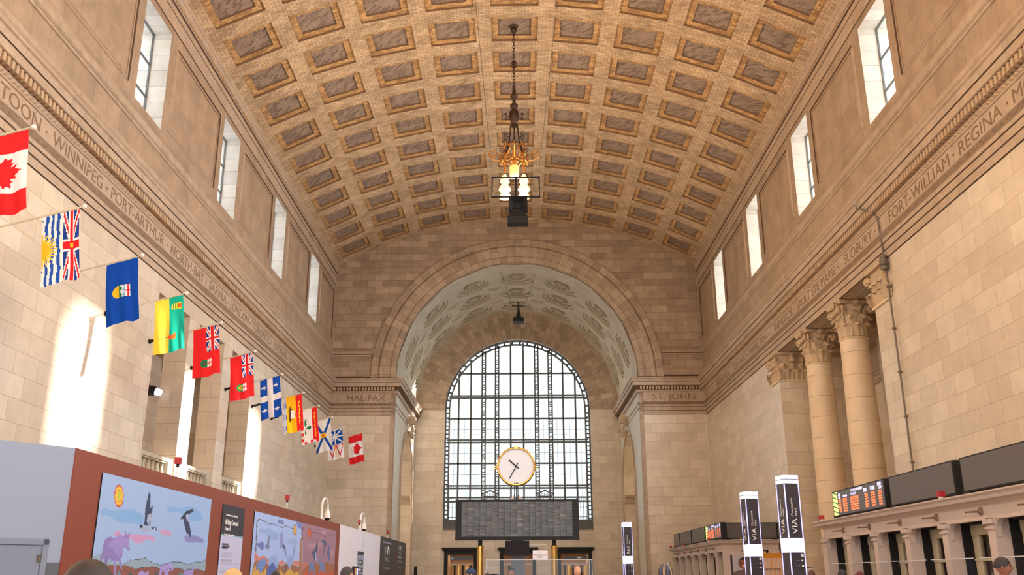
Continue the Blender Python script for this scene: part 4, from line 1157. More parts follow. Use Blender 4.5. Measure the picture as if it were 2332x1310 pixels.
def art2(px, py, u, v):
    x, y = (px - 490) * 7.2767, (py - 1130) * 7.2767
    for cx, cy, c in ((1322, 562, (232, 168, 84)), (1567, 615, (222, 104, 62))):
        r = math.hypot((x - cx) / 26, (y - cy) / 92)
        if r < 1: return c if r < .86 else (120, 70, 60)
    if near_line(x, y, LN1, 5) or near_line(x, y, LN2, 4): return (78, 66, 78)
    if near_line(x, y, [(1450, 510), (1436, 620), (1445, 720)], 8): return (60, 44, 44)
    right = x > 1450 + (y < 540) * 95
    for P, c in reversed(M3 if x > 1444 else M2):
        if inpoly(x, y, P): return c
    if x > 1444 and math.hypot(x - 1800, y - 600) < 38: return (190, 144, 148)
    if right or x > 1450: return (170, 122, 128) if y > 470 + (x - 1540) * .2 or x > 1545 else (126, 134, 186)
    return (178, 192, 220)
def art_info(px, py, u, v):
    if v > .745: return (56, 52, 56)
    if v > .735: return (110, 160, 150)
    x, y = u, v
    rows_ = [(.66, .665, .1, .38), (.63, .64, .1, .3)]
    k = (.60 - v) * 60
    if 0 < k < 60 and k % 1 < .45 and int(k) % 8 not in (3, 7):
        if .08 < u < .58 or (.66 < u < .9 and 6 < k < 44): return (168, 160, 172)
    for a, c, l, r in rows_:
        if a - .008 < v < c + .004 and l < u < r: return (96, 88, 100)
    return (204, 196, 208)
# the hoarding
t = thing('hoarding', (HXH, 38, 0), 'long temporary board wall on the left, painted rust brown, then white, with a grey end', 'hoarding')
b = MB(); b.box(HXH - .12, HXH, 15.36, 39.0, 0, HZ, 'hoard', skip='-z'); b.build('rust_boards', t, label='rust brown painted boards')
b = MB(); b.box(HXH - .12, HXH, 39.0, 50.5, 0, HZ, 'whiteb', skip='-z'); b.box(HXH - .01, HXH + .004, 45.0, 45.03, 0, HZ, 'greyd'); b.build('white_boards', t, label='white painted boards')
b = MB(); b.box(HXH - .12, HXH, 50.5, 62.1, 0, HZ, 'black', skip='-z'); b.box(HXH - .12, HXH + .01, 62.1, 62.16, 0, HZ, 'whiteb'); b.build('black_boards', t, label='black printed boards')
b = MB(); b.box(HXH, HXH + .03, 39.0, 62.1, 0, 1.98, 'slate') if False else b.box(HXH, HXH + .015, 15.4, 62.1, 0, .25, 'slate'); b.build('skirting', t)
dg_ = Vector((.59, .807, 0)).normalized(); c0 = Vector((HXH - .02, 15.36, 0)); nn = Vector((dg_.y, -dg_.x, 0))
b = MB()
def gp(s, z, o=0): return c0 - dg_ * s + nn * o + Vector((0, 0, z))
def gbox(s0, s1, z0, z1, o0, o1, m):
    c = gp((s0 + s1) / 2, (z0 + z1) / 2, (o0 + o1) / 2); b.xbox(c, dg_ * (s1 - s0) / 2, nn * (o1 - o0) / 2, Vector((0, 0, (z1 - z0) / 2)), m)
def gs(px, py):
    d = RT * (px - W / 2) - UP * (py - H / 2) + _fw * F
    k = (c0 - CPOS).dot(nn) / d.dot(nn); p = CPOS + d * k; return (c0 - p).dot(dg_), p.z
sd, zd = gs(111, 1228.6); sd2, zd2 = gs(104, 1236); sq_, zq_ = gs(106, 1281.5)
gbox(0, 6, 0, HZ, -.12, 0, 'greyb'); gbox(sd + .02, .0 + .01, 0, zq_, 0, .02, 'slate'); b.build('grey_boards', t, label='grey painted boards at the near end')
b = MB(); gbox(sd, sd + .09, 0, zd, 0, .03, 'greyd'); gbox(sd + 1.1, sd + 1.19, 0, zd, 0, .03, 'greyd'); gbox(sd, sd + 1.19, zd - .09, zd, 0, .03, 'greyd')
dr = b.build('door_frame', t)
b = MB(); gbox(sd + .1, sd + 1.09, .01, zd - .1, 0, .012, 'greyd'); dd_ = b.build('door', t, label='grey door leaf in the near end of the hoarding')
b = MB(); s_, z_ = gs(98, 1272); gbox(sd + .10, sd + .15, z_ - .05, z_ + .05, .01, .035, 'wire'); b.build('hinge', dd_)

art_panel('mural', HXH, 16.42, 22.42, .7, 3.43, art1, 250, 150, lab='mural with geese, clouds, a sun and a purple moose on the rust hoarding', cat='mural', group='murals on the hoarding')
art_panel('mural', HXH, 26.2, 38.1, .8, 3.41, art2, 250, 130, lab='two-part mural, pale blue and mauve, right of the text panel on the hoarding', cat='mural', group='murals on the hoarding')
ip = art_panel('text_poster', HXH, 23.36, 25.24, .55, 3.40, art_info, 24, 170, lab='narrow text panel, black above and pale below, between the two murals', cat='poster')
for w_, y_, z_, h_, wd in (('An exhibition presented with the city', 23.62, 3.13, .05, 1.0), ('All Beings Connected', 23.6, 2.92, .13, 1.1), ('Chapter II', 23.6, 2.78, .085, .45), ('The Great Hall, ground floor', 23.6, 2.65, .05, .85)):
    text('lettering', w_, (HXH + .03, y_, z_), (0, 1, 0), (0, 0, 1), h_, 'ink', width=wd, parent=ip)
text('lettering', 'All Beings Connected', (HXH + .03, 23.55, 2.36), (0, 1, 0), (0, 0, 1), .05, 'inkd', width=.55, parent=ip)
# black printed boards: emblem and lines of lettering
def card(name, y0, y1, lab):
    b = MB(); b.box(HXH, HXH + .012, y0, y1, 1.0, HZ - .05, 'black'); return b.build(name, label=lab, cat='poster', group='black posters at the end of the hoarding', loc=(HXH, (y0 + y1) / 2, 1))
pa = card('poster', 50.6, 56.6, 'black poster with a large white V emblem, nearer one at the end of the hoarding')
pb = card('poster', 56.65, 62.0, 'black poster with red figures along its edges, at the far end of the hoarding')
def vmark(y, z, w, h, par):
    X = HXH + .014; b = MB()
    Q = lambda pts, m: b.prism([(X, y + a * w, z + c * h) for a, c in pts], (1, 0, 0), .004, m)
    Q([(.28, 1.08), (.42, .62), (.5, .62), (.62, 1.05), (.75, 1.0), (.55, .45), (.45, .45)], 'ink')
    for a in (0, .12): Q([(a, .45), (a + .08, .45), (a + .08, .95), (a, .95)], 'greyb')
    for a in (.8, .92): Q([(a, .45), (a + .08, .45), (a + .08, .95), (a, .95)], 'greyb')
    b.build('emblem', par)
    text('lettering', 'WELL', (X, y, z), (0, 1, 0), (0, 0, 1), h * .33, 'greyb', width=w, parent=par)
vmark(52.2, 2.45, 2.0, .8, pa); vmark(57.9, 2.95, 1.9, .5, pb)
for par, y, z, wd, h in ((pa, 51.5, 3.4, 3.4, .1), (pa, 51.9, 2.06, 2.6, .07), (pb, 57.9, 2.72, 1.9, .13), (pb, 57.9, 2.5, 1.9, .09), (pb, 58.1, 2.12, 1.5, .07)):
    b = MB()
    k = 0; yy = y
    while yy < y + wd:
        b.box(HXH + .013, HXH + .016, yy, yy + .13, z, z + h, 'greyb'); yy += .2
    b.build('fine_print', par)
b = MB()
for P_ in ([(57.0, 2.6), (57.5, 3.1), (57.4, 2.5), (57.2, 2.2)], [(60.9, 3.4), (61.8, 3.2), (61.9, 2.8), (61.3, 3.0)], [(61.2, 2.0), (61.9, 2.3), (61.9, 1.2), (61.3, 1.2)]):
    b.prism([(HXH + .014, y, z) for y, z in P_], (1, 0, 0), .003, 'hoard')
b.build('figures', pb)
b = MB(); b.box(HXH, HXH + .02, 43.4, 45.2, 1.2, 2.78, 'greyb')
b.box(HXH + .02, HXH + .03, 43.5, 45.1, 2.62, 2.76, 'black')
for z in (2.2, 1.85, 1.55): b.box(HXH + .02, HXH + .03, 43.9, 44.9, z, z + .2, 'black'); b.box(HXH + .03, HXH + .035, 44.0, 44.4, z + .05, z + .15, 'ink')
b.build('notice_board', label='narrow pale notice strip with black squares on the white hoarding', cat='sign')

# camera posts and red alarm boxes on top of the hoarding
for i, (y, lab) in enumerate(((35.5, 'dome camera on a white hooked post at the end of the rust boards'), (44.3, 'dome camera on a white hooked post above the white boards'))):
    t = thing('security_camera', (HXH - .06, y, HZ), lab, 'camera', 'hooked camera posts on the hoarding')
    b = MB(); pts = [(HXH - .06, y, HZ), (HXH - .06, y, HZ + .5)]
    for k in range(9):
        a = PI * k / 8; pts.append((HXH - .06 + .02 * k / 8, y + .48 - .48 * math.cos(a), HZ + .5 + .30 * math.sin(a)))
    pts.append((HXH - .04, y + .96, HZ + .34)); b.tube(pts, .045, 10, 'white'); b.box(HXH - .14, HXH + .02, y - .12, y + .12, HZ, HZ + .03, 'white'); b.build('post', t, smooth=True)
    b = MB(); b.lathe([(.035, .42), (.06, .38), (.11, .24), (.12, .14), (.115, .1), (0, .1)], (HXH - .04, y + .96, HZ), 18, 'white'); b.build('housing', t, smooth=True)
    b = MB(); b.lathe([(.1, .1), (.085, .03), (.04, -.01), (0, -.015)], (HXH - .04, y + .96, HZ), 16, 'tv'); b.build('dome', t, smooth=True)
for y, lab in ((20.2, 'red alarm box on a thin post over the near part of the hoarding'), (30.1, 'red alarm box on a thin post near the middle of the rust boards'), (44.0, 'red alarm box beside the camera post over the white boards'), (53.7, 'red alarm box on a post above the black posters')):
    t = thing('alarm_box', (HXH - .06, y, HZ), lab, 'alarm', 'red alarm boxes on the hoarding')
    b = MB(); b.box(HXH - .12, HXH, y - .06, y + .06, HZ + .29, HZ + .44, 'red'); b.build('box', t)
    b = MB(); b.tube([(HXH - .06, y, HZ), (HXH - .06, y, HZ + .24)], .018, 8, 'white'); b.build('post', t)
    b = MB(); b.lathe([(.02, .22), (.035, .24), (.035, .29)], (HXH - .06, y, HZ), 10, 'dark'); b.build('collar', t)

# ================================================================ ticket booths on the right
BX = 9.85
def booth(name, lab, ya, yb, n, phase, grp):
    """row of ticket windows facing -X from ya (near) to yb (far)"""
    t = thing(name, (BX + 1, (ya + yb) / 2, 0), lab, 'booth', grp)
    b = MB()
    b.box(BX + .16, 12.7, ya + .14, yb - .14, 2.78, 3.08, 'pale')
    path = [(12.7, ya + .1), (BX + .12, ya + .1), (BX + .12, yb - .1), (12.7, yb - .1)]
    pr = [(0, 2.74), (.04, 2.75), (.04, 2.82), (.0, 2.84), (.0, 3.06), (.05, 3.09), (.10, 3.12), (.22, 3.15), (.24, 3.22), (.30, 3.27), (.30, 3.30), (-.1, 3.31)]
    sweep(b, path[::1], pr, 'pale')
    b.face([(BX, ya, 3.3), (12.7, ya, 3.3), (12.7, yb, 3.3), (BX, yb, 3.3)], 'pale')
    b.build('cornice', t)
    ys = [yb - .1 - k * 2.18 for k in range(n + 1)]
    w = .30
    for k, y in enumerate(ys):
        if y - .5 < ya: continue
        b = MB(); b.box(BX + .08, BX + .42, y - w, y, .9, 2.78, 'pale')
        b.box(BX + .04, BX + .10, y - w - .03, y + .03, 2.55, 2.6, 'pale'); b.box(BX + .02, BX + .12, y - w - .06, y + .06, 2.66, 2.76, 'pale')
        # curved bracket at the head of the opening
        P = [(BX + .1, y - w, 2.78), (BX + .1, y - w - .02, 2.4), (BX + .1, y - w - .05, 2.6), (BX + .1, y - w - .12, 2.7), (BX + .1, y - w - .22, 2.75), (BX + .1, y - w - .22, 2.78)]
        b.prism(P, (1, 0, 0), .12, 'pale')
        b.build('pilaster', t)
    for y1 in ys[:-1]:
        y0 = y1 - 2.18
        if y0 < ya - 1: continue
        b = MB()
        b.box(BX + .62, BX + .70, y0, y0 + .2, .9, 2.72, 'palef'); b.box(BX + .62, BX + .70, y1 - w - .35, y1 - w, .9, 2.72, 'palef')
        b.box(BX + .60, BX + .72, y0, y1 - w, 2.5, 2.72, 'palef'); b.box(BX + .60, BX + .70, y0, y1 - w, 1.94, 1.99, 'palef')
        b.box(BX + .5, BX + .7, y0, y1 - w, 1.0, 1.06, 'palef')
        f = b.build('ticket_window', t)
        b = MB(); b.box(BX + .40, BX + .62, y1 - w - .03, y1 - w, 1.0, 2.74, 'dark'); b.box(BX + .40, BX + .62, y0, y1 - w, 2.72, 2.76, 'dark'); b.build('reveal', f)
        b = MB(); b.face([(BX + .66, y0, 1.0), (BX + .66, y1 - w, 1.0), (BX + .66, y1 - w, 2.6), (BX + .66, y0, 2.6)], 'pane'); b.build('pane', f)
    b = MB(); b.box(BX + .1, BX + .7, ya, yb - .1, 0, 1.0, 'pale'); b.box(BX - .05, BX + .7, ya, yb - .05, .98, 1.04, 'dark'); b.build('counter', t)
    b = MB(); b.box(BX + 2.2, BX + 2.3, ya, yb - .15, 0, 2.8, 'booth_in'); b.box(BX + 1.0, BX + 2.3, ya, yb - .15, 2.76, 2.8, 'booth_in')
    for k in range(n * 2):
        y = yb - 1 - k * 1.09
        if y > ya + .5: b.box(BX + 1.5, BX + 1.9, y, y + .45 + .2 * (k % 3), 0, 1.2 + .5 * (k % 2), ('slate', 'palef', 'dark')[k % 3])
    b.build('back_room', t)
    return t
def horns(par, ys_, x=BX + .05):
    for y in ys_:
        b = MB(); b.lathe([(0, 0), (.05, .0), (.055, .03), (.03, .06), (.022, .1), (.016, .30), (.02, .34), (0, .35)], (x + .06, y, 2.94), 10, 'horn', axis=(-1, 0, -.06))
        b.lathe([(0, 0), (.09, .0), (.085, .03), (.03, .07), (0, .07)], (x + .07, y, 2.94), 12, 'horn', axis=(-1, 0, 0)); b.build('arm_lamp', par, smooth=True)
M['booth_in'] = flat('dim_booth_interior', (120, 96, 74), .7)
t1 = booth('ticket_booth', 'long pale stone row of ticket windows on the right, nearest the camera', 8.0, 31.0, 10, 0, 'ticket booths on the right')
horns(t1, [28.95 - 2.18 * k for k in range(9)])
t2 = booth('ticket_booth', 'second pale stone row of ticket windows, in front of the far right corner', 46.3, 61.3, 6, 0, 'ticket booths on the right')
horns(t2, [48.3 + 2.18 * k for k in range(6)])
for t_, y0 in ((t2, 46.3), (t1, 31.0)):                       # end walls
    sg = -1 if y0 > 40 else 1
    b = MB(); b.box(BX + .1, 12.7, min(y0, y0 - sg * .15), max(y0, y0 - sg * .15), 0, 2.8, 'pale')
    for x in (BX + .1, 11.35, 12.3): b.box(x, x + .32, min(y0, y0 + sg * .06), max(y0, y0 + sg * .06), 0, 2.72, 'pale')
    b.box(BX + .08, 12.7, min(y0, y0 + sg * .08), max(y0, y0 + sg * .08), 2.6, 2.68, 'pale'); b.build('end_wall', t_)

# ---- display boards on the booth roofs
def led_art(px, py, u, v):
    """departure display: green and yellow slashes, pale headings, orange rows; u runs away from the emblem"""
    bgc = (66, 60, 60)
    if u < .10: 
        k = (v * 5 + u * 6) % 1
        return (232, 255, 130) if .15 < k < .85 else (40, 90, 60)
    def blk(u0, u1, v0, v1, seed):
        if not (u0 < u < u1 and v0 < v < v1): return False
        a = (u - u0) / .016; return (int(a * 2.0) * 7 + int((v - v0) * 60) * 13 + seed) % 5 != 0 and (a % 1) > .12
    if blk(.12, .17, .80, .9, 1) or blk(.12, .17, .68, .78, 2) or blk(.22, .31, .72, .80, 3) or blk(.38, .62, .86, .96, 4) or blk(.38, .49, .72, .81, 5) or blk(.64, .70, .72, .86, 6) or blk(.76, .85, .74, .88, 7) or blk(.9, .97, .84, .97, 8) or blk(.92, .97, .70, .81, 9): return (205, 205, 255)
    for r in range(6):
        v0 = .10 + r * .098
        for u0, u1 in ((.12, .17), (.21, .30), (.37, .53), (.65, .71), (.77, .84), (.9, .96)):
            if u0 < u < u1 and v0 < v < v0 + .07:
                a = (u - u0) / .016; return (255, 122, 70) if (a % 1) > .1 and (v - v0) < .066 else (200, 90, 60)
    return bgc
def display(y0, y1, lit, lab, x=BX + .15, z0=3.42, z1=4.12, grp='display boards on the booths'):
    t = thing('display_board', (x + .12, (y0 + y1) / 2, 3.31), lab, 'display', grp)
    b = MB(); b.box(x, x + .26, y0, y1, z0 - .03, z1 + .03, 'dark'); b.build('case', t)
    if lit:
        b = MB(); X = x - .004; nu, nv = 190, 60
        for a in range(nu):
            for c in range(nv):
                u, v = (a + .5) / nu, (c + .5) / nv
                ya, yb = y1 - .05 - (y1 - y0 - .1) * a / nu, y1 - .05 - (y1 - y0 - .1) * (a + 1) / nu; za, zb = z0 + (z1 - z0) * c / nv, z0 + (z1 - z0) * (c + 1) / nv
                b.face([(X, ya, za), (X, yb, za), (X, yb, zb), (X, ya, zb)], 'led', col=lin(led_art(0, 0, u, v)))
        b.build('screen', t, label='lit screen with orange rows')
    else:
        b = MB(); b.box(x - .006, x, y0 + .05, y1 - .05, z0, z1, 'screen'); b.build('screen', t)
    for y in (y0 + .18, y1 - .18):
        b = MB(); b.box(x - .02, x + .3, y - .17, y + .17, 3.31, z0, 'dark'); b.build('foot', t)
    return t
display(25.45, 29.75, True, 'lit departure display with orange rows on the near ticket booth')
display(21.3, 25.1, False, 'blank grey display board next to the lit one on the near ticket booth')
display(17.0, 20.95, False, 'large blank grey display board at the right edge of the photo')
display(46.6, 50.5, True, 'lit departure display with orange rows on the far ticket booth')
display(50.75, 54.6, False, 'blank display next to the lit one on the far ticket booth')
display(54.85, 58.6, False, 'blank display, third along the top of the far ticket booth')
display(58.85, 61.0, False, 'short blank display at the far corner end of the far ticket booth')
t = thing('display_board', (11.3, 47.1, 3.31), 'blank display facing the camera on the end of the far ticket booth', 'display', 'display boards on the booths')
b = MB(); b.box(10.30, 12.9, 46.95, 47.2, 3.36, 4.15, 'dark'); b.build('case', t)
b = MB(); b.box(10.35, 12.8, 46.94, 46.95, 3.41, 4.1, 'screen'); b.build('screen', t)
for x in (10.32, 12.6):
    b = MB(); b.box(x, x + .22, 46.98, 47.2, 3.31, 3.36, 'dark'); b.build('foot', t)
b = MB(); b.box(10.9, 11.7, 46.7, 47.0, 3.31, 3.36, 'palef'); b.build('cable_tray', t)
for y, lab in ((30.25, 'red alarm box at the far end of the near booth roof'), (21.55, 'red alarm box below the gap between the blank displays'), (48.6, 'red alarm box under the lit display of the far booth'), (56.3, 'red alarm box in the middle of the far booth roof'), (60.9, 'red alarm box at the far corner of the far booth roof')):
    t = thing('alarm_box', (BX - .1, y, 3.31), lab, 'alarm', 'red alarm boxes on the booth roofs')
    b = MB(); b.box(BX - .17, BX - .03, y - .08, y + .08, 3.35, 3.47, 'red'); b.lathe([(.06, 3.31), (.05, 3.35)], (BX - .1, y, 0), 10, 'white'); b.build('box', t)

# poster panels on the near-facing end of the far booth
def flatpanel(name, x0, x1, z0, z1, y, fn, nu, nv, lab, cat='poster', grp=None, m='slab', back=.03):
    b = MB(); b.box(x0, x1, y, y + back, z0, z1, 'white')
    for a in range(nu):
        for c in range(nv):
            xa, xb = x0 + (x1 - x0) * a / nu, x0 + (x1 - x0) * (a + 1) / nu; za, zb = z0 + (z1 - z0) * c / nv, z0 + (z1 - z0) * (c + 1) / nv
            b.face([(xa, y - .002, za), (xb, y - .002, za), (xb, y - .002, zb), (xa, y - .002, zb)], m, col=lin(fn((a + .5) / nu, (c + .5) / nv)))
    return b.build(name, label=lab, cat=cat, group=grp, loc=((x0 + x1) / 2, y, z0))
def woman(u, v):
    # u 0..1 across 1.0 m, v 0..1 over 1.9 m of height; head in the upper half
    x, y = (u - .62) / .26, (v - .74) / .17
    if u < .05: return (90, 86, 96)
    if u < .1: return (30, 26, 30)
    if math.hypot(x * 1.0, (y - .1)) < 1.0:
        if y > .62 - x * .1 or x < -.82: return (44, 34, 34)
        if abs(y - .12) < .1 and (abs(x - .45) < .2 or abs(x + .25) < .2): return (40, 26, 24)
        if abs(y + .42 - (x - .1) ** 2 * .3) < .1 and abs(x - .1) < .42: return (236, 216, 200)
        if abs(x - .12) < .1 and -.2 < y < .05: return (120, 66, 46)
        return (168, 98, 72) if x > -.4 else (134, 76, 56)
    if abs(x - .05) < .4 and y < -.5 and y > -1.4: return (140, 82, 60)
    if y < -.9 - abs(x) * .25: return (120, 104, 100) if int(u * 60 + v * 30) % 3 else (96, 84, 84)
    return (184, 178, 186)
flatpanel('poster', 10.25, 11.3, 1.0, 2.6, 46.2, woman, 60, 90, 'poster of a smiling woman with dark hair on the end of the far booth', grp='posters on the far booth')
def yposter(u, v):
    if v > .88: return (206, 140, 40)
    if v < .30: return (214, 188, 176)
    y = (v - .3) / .58; x = u * 4.2 + (1 - y) * -.0
    for c in (1.35, 2.25):
        if abs(x - c - (y - .5) * .75) < .09: return (226, 150, 66)
    if abs(x - 3.1 - (y - .5) * .1) < .12 and y < .55: return (226, 150, 66)
    return (216, 188, 172)
yp = flatpanel('poster', 11.86, 12.86, .8, 2.66, 46.2, yposter, 60, 100, 'white and amber welcome poster with slanted letters on the far booth end', grp='posters on the far booth')
text('lettering', 'welcome', (11.9, 46.195, 1.86), (1, 0, 0), (0, 0, 1), .16, 'inkd', width=.75, parent=yp)
b = MB(); b.box(11.05, 12.25, 40.0, 40.03, 0.9, 1.95, 'whiteb'); b.box(11.02, 12.28, 39.98, 40.05, 1.93, 1.98, 'greyd'); b.box(11.1, 11.16, 39.95, 40.1, 0, .9, 'greyd'); b.box(12.1, 12.16, 39.95, 40.1, 0, .9, 'greyd')
sb = b.build('sign_stand', label='pale framed notice on a stand in front of the welcome poster', cat='sign', loc=(11.6, 40, 0))
text('lettering', 'VIA', (11.15, 39.99, 1.62), (1, 0, 0), (0, 0, 1), .24, 'inky', width=.7, parent=sb)

# white surveillance arm on the far booth, acrylic screens on the near one
b = MB(); b.tube([(BX + .0, 60.4, 2.4), (BX - .2, 60.4, 2.5), (BX - .35, 60.3, 2.5), (BX - .4, 60.2, 2.42)], .03, 8, 'white'); b.lathe([(.09, 0), (.08, -.08), (0, -.12)], (BX - .4, 60.2, 2.42), 12, 'white'); b.build('security_camera', label='small white camera on an arm at the far corner of the far booth', cat='camera')
for k in range(6):
    y1 = 27.1 - 2.18 * k
    b = MB(); b.box(8.9, 8.92, y1 - 1.9, y1, 1.04, 1.95, 'plexi'); b.box(8.895, 8.925, y1 - 1.9, y1, 1.945, 1.96, 'edgeg'); b.box(8.88, 9.8, y1 - 1.9, y1, 0.98, 1.03, 'pale'); b.box(9.1, 9.7, y1 - 1.8, y1 - .1, 0, .98, 'pale')
    b.build('acrylic_screen', label='clear acrylic screen on the counter, %s from the far end of the near booth' % ('first', 'second', 'third', 'fourth', 'fifth', 'sixth')[k], cat='screen', group='acrylic screens on the near counter', loc=(9.4, y1 - .95, 0))

# ================================================================ lit totems
def totem(x, y, rz, lab, word, sub, h=4.0, w=.40):
    t = thing('totem_sign', (0, 0, 0), lab, 'sign', 'lit totem signs')
    a = w / 2
    b = MB(); b.box(-a + .012, a - .012, -a + .012, a - .012, .0, h - .01, 'totem'); b.build('core', t)
    for z0, z1 in ((h - .10, h - .008), (h - .205, h - .118)):
        b = MB(); b.box(-a, a, -a, a, z0, z1, 'glow'); b.build('light_band', t)
    b = MB(); b.box(-a - .002, a + .002, -a - .002, a + .002, 2.17, 2.50, 'glow'); b.build('light_panel', t)
    for sx in (-1, 1):
        for sy in (-1, 1):
            b = MB(); b.box(min(sx * a, sx * (a - .022)), max(sx * a, sx * (a - .022)), min(sy * a, sy * (a - .022)), max(sy * a, sy * (a - .022)), .1, h - .22, 'edge'); b.build('edge_light', t)
    for nrm, org, xd in (((0, -1), (0, -a), (0, 0, 1)), ((-1, 0), (-a, 0), (0, 0, 1))):
        o = Vector((nrm[0] * (a + .001), nrm[1] * (a + .001), 0)); yd = Vector((-1, 0, 0)) if nrm[0] == 0 else Vector((0, 1, 0))
        # lettering runs upwards
        side = -yd
        text('lettering', word, o + Vector((0, 0, 2.60)) + side * .06, (0, 0, 1), yd, .14, 'ink', width=.36, parent=t)
        text('lettering', sub[0], o + Vector((0, 0, 3.02)) - side * .02, (0, 0, 1), yd, .06, 'ink', width=.42, parent=t)
        text('lettering', sub[1], o + Vector((0, 0, 3.02)) + side * .08, (0, 0, 1), yd, .06, 'ink', width=.17, parent=t)
    for z, s_ in ((2.10, .03), (1.98, .018), (1.86, .022)):
        b = MB(); b.box(a - .11, a - .11 + s_ * 2, -a - .004, -a + .01, z - s_, z + s_, 'ink'); b.build('pictogram', t)
        b = MB(); b.box(a - .25, a - .15, -a - .003, -a + .01, z - .004, z + .006, 'greyd'); b.build('pictogram', t)
    b = MB(); b.box(-a - .05, a + .05, -a - .05, a + .05, 0.001, .1, 'dark'); b.build('base', t)
    t.location = (x, y, 0); t.rotation_euler = (0, 0, rz)
    return t
totem(6.70, 23.1, math.radians(14), 'tallest looking black lit totem sign, rightmost of the three', 'VIA', ('Concourse', 'Hall'))
totem(6.86, 27.7, math.radians(10), 'middle one of the three black lit totem signs', 'VIA', ('Concourse', 'Hall'))
totem(5.03, 43.6, math.radians(6), 'small looking distant lit totem sign left of the far booth', 'BAY', ('Concourse', 'West'))

# ================================================================ information kiosk, departure board and clock
KY = 25.0
def bx3(x, z, y=KY): return x
b = MB()
t = thing('departure_board', (0.03, KY, 2.57), 'wide dark flap departure board carried on two brass posts in the hall centre', 'board')
b = MB(); b.box(-1.60, 1.66, KY, KY + .30, 2.58, 3.575, 'dark'); b.box(-1.61, 1.67, KY - .01, KY + .31, 2.56, 2.62, 'dark'); b.box(-1.61, 1.67, KY - .01, KY + .31, 3.56, 3.60, 'dark'); b.build('case', t)
b = MB(); random.seed(3)
M['flap'] = vcol('flap_tiles', .35, spec=.5)
nc, nr = 18, 34
for c in range(nc):
    r = 0
    while r < nr:
        step = random.choice((1, 1, 2, 3)); step = min(step, nr - r)
        x0 = -1.44 + 2.94 * c / nc; x1 = -1.44 + 2.94 * (c + 1) / nc - .006; z0 = 2.64 + .9 * r / nr; z1 = 2.64 + .9 * (r + step) / nr - .003
        g = 66 + random.random() * 16 + (24 if random.random() < .05 else 0)
        b.face([(x0, KY - .012 - random.random() * .004, z0), (x1, KY - .012, z0), (x1, KY - .016, z1), (x0, KY - .012, z1)], 'flap', col=lin((g, g * .98, g * .97))); r += step
b.build('flaps', t)
for x in (-.95, 1.0):
    b = MB(); b.lathe([(.12, 0), (.12, .04), (.085, .06), (.085, 2.36), (.10, 2.37), (.10, 2.41), (.09, 2.42), (.05, 2.43), (.05, 2.58), (.0, 2.58)], (x, KY + .15, 0), 24, 'gold'); b.build('post', t, smooth=True)
    b = MB(); b.lathe([(.055, 2.43), (.055, 2.58)], (x, KY + .15, 0), 16, 'dark'); b.build('post_neck', t)
t = thing('clock', (0.0, KY, 3.6), 'round white clock with brass rim standing on top of the departure board', 'clock')
CZ = 4.475; cc = Vector((0.01, KY + .02, CZ)); ax_ = Vector((0, 1, -.0))
b = MB(); b.lathe([(.49, 0), (.505, -.02), (.515, .0), (.515, .24), (.5, .26), (0, .26)], cc, 56, 'dark', axis=ax_); b.build('drum', t, smooth=True)
b = MB(); b.lathe([(.462, -.015), (.47, -.045), (.50, -.05), (.518, -.03), (.518, .05)], cc, 56, 'gold', axis=ax_)
b.build('rim', t, smooth=True)
M['dial'] = flat('clock_dial', (208, 205, 208), .08, spec=.6)
b = MB(); b.lathe([(0, -.012), (.2, -.013), (.4, -.013), (.465, -.012)], cc, 56, 'dial', axis=ax_); b.build('dial', t)
def hand(a, l, tail, w, o):
    """a clockwise from 12 as seen from the camera"""
    d = Vector((math.sin(a), 0, math.cos(a))); s_ = Vector((d.z, 0, -d.x)); c = cc + Vector((0, -.03 - o, 0)); b = MB()
    b.xbox(c + d * (l - tail) / 2, d * (l + tail) / 2, s_ * w / 2, Vector((0, .004, 0)), 'dark'); return b
hand(math.radians(311), .25, .09, .034, 0).build('hour_hand', t); hand(math.radians(209), .36, .10, .024, .012).build('minute_hand', t)
b = MB(); b.lathe([(0, -.04), (.02, -.04), (.02, 0)], cc, 12, 'dark', axis=ax_); b.build('hub', t)
b = MB(); b.box(-.035, .055, KY - .04, KY + .1, CZ + .46, CZ + .55, 'gold'); b.build('crown', t)
for s in (-1, 1):
    b = MB()
    for e in (0, .055): b.box(min(s * .5, s * .575), max(s * .5, s * .575), KY - .01, KY + .08, CZ - .02 - e, CZ + .005 - e, 'gold')
    b.box(min(s * .5, s * .52), max(s * .5, s * .52), KY - .01, KY + .08, CZ - .08, CZ + .01, 'gold'); b.build('lug', t)
for x in (-.035, .01, .055):
    b = MB(); b.tube([(x, KY + .0, 3.6), (x, KY + .0, 4.04)], .011, 8, 'dark'); b.build('rod', t)
for s in (-1, 1):
    b = MB(); b.prism([(.01 + s * .035, KY + .02, 3.6), (.01 + s * .17, KY + .02, 3.6), (.01 + s * .035, KY + .02, 3.76)], (0, 1, 0), .02, 'pale'); b.build('gusset', t)
b = MB(); b.box(-.29, .345, KY - .10, KY - .02, 2.155, 2.535, 'tv'); tv = b.build('television', label='black television hanging under the middle of the departure board', cat='television', loc=(0, KY - .05, 2.45))
b = MB(); b.box(-.13, .2, KY - .02, KY + .1, 2.40, 2.57, 'dark'); b.build('mount', tv)
b = MB(); b.box(.315, .33, KY - .103, KY - .098, 2.215, 2.225, 'red'); b.build('status_light', tv)
b = MB(); b.box(.43, .815, KY - .42, KY - .41, 2.05, 2.28, 'whiteb'); sg_ = b.build('hanging_sign', label='small white sign hanging on thin rods right of the television', cat='sign', loc=(.62, KY - .41, 2.28))
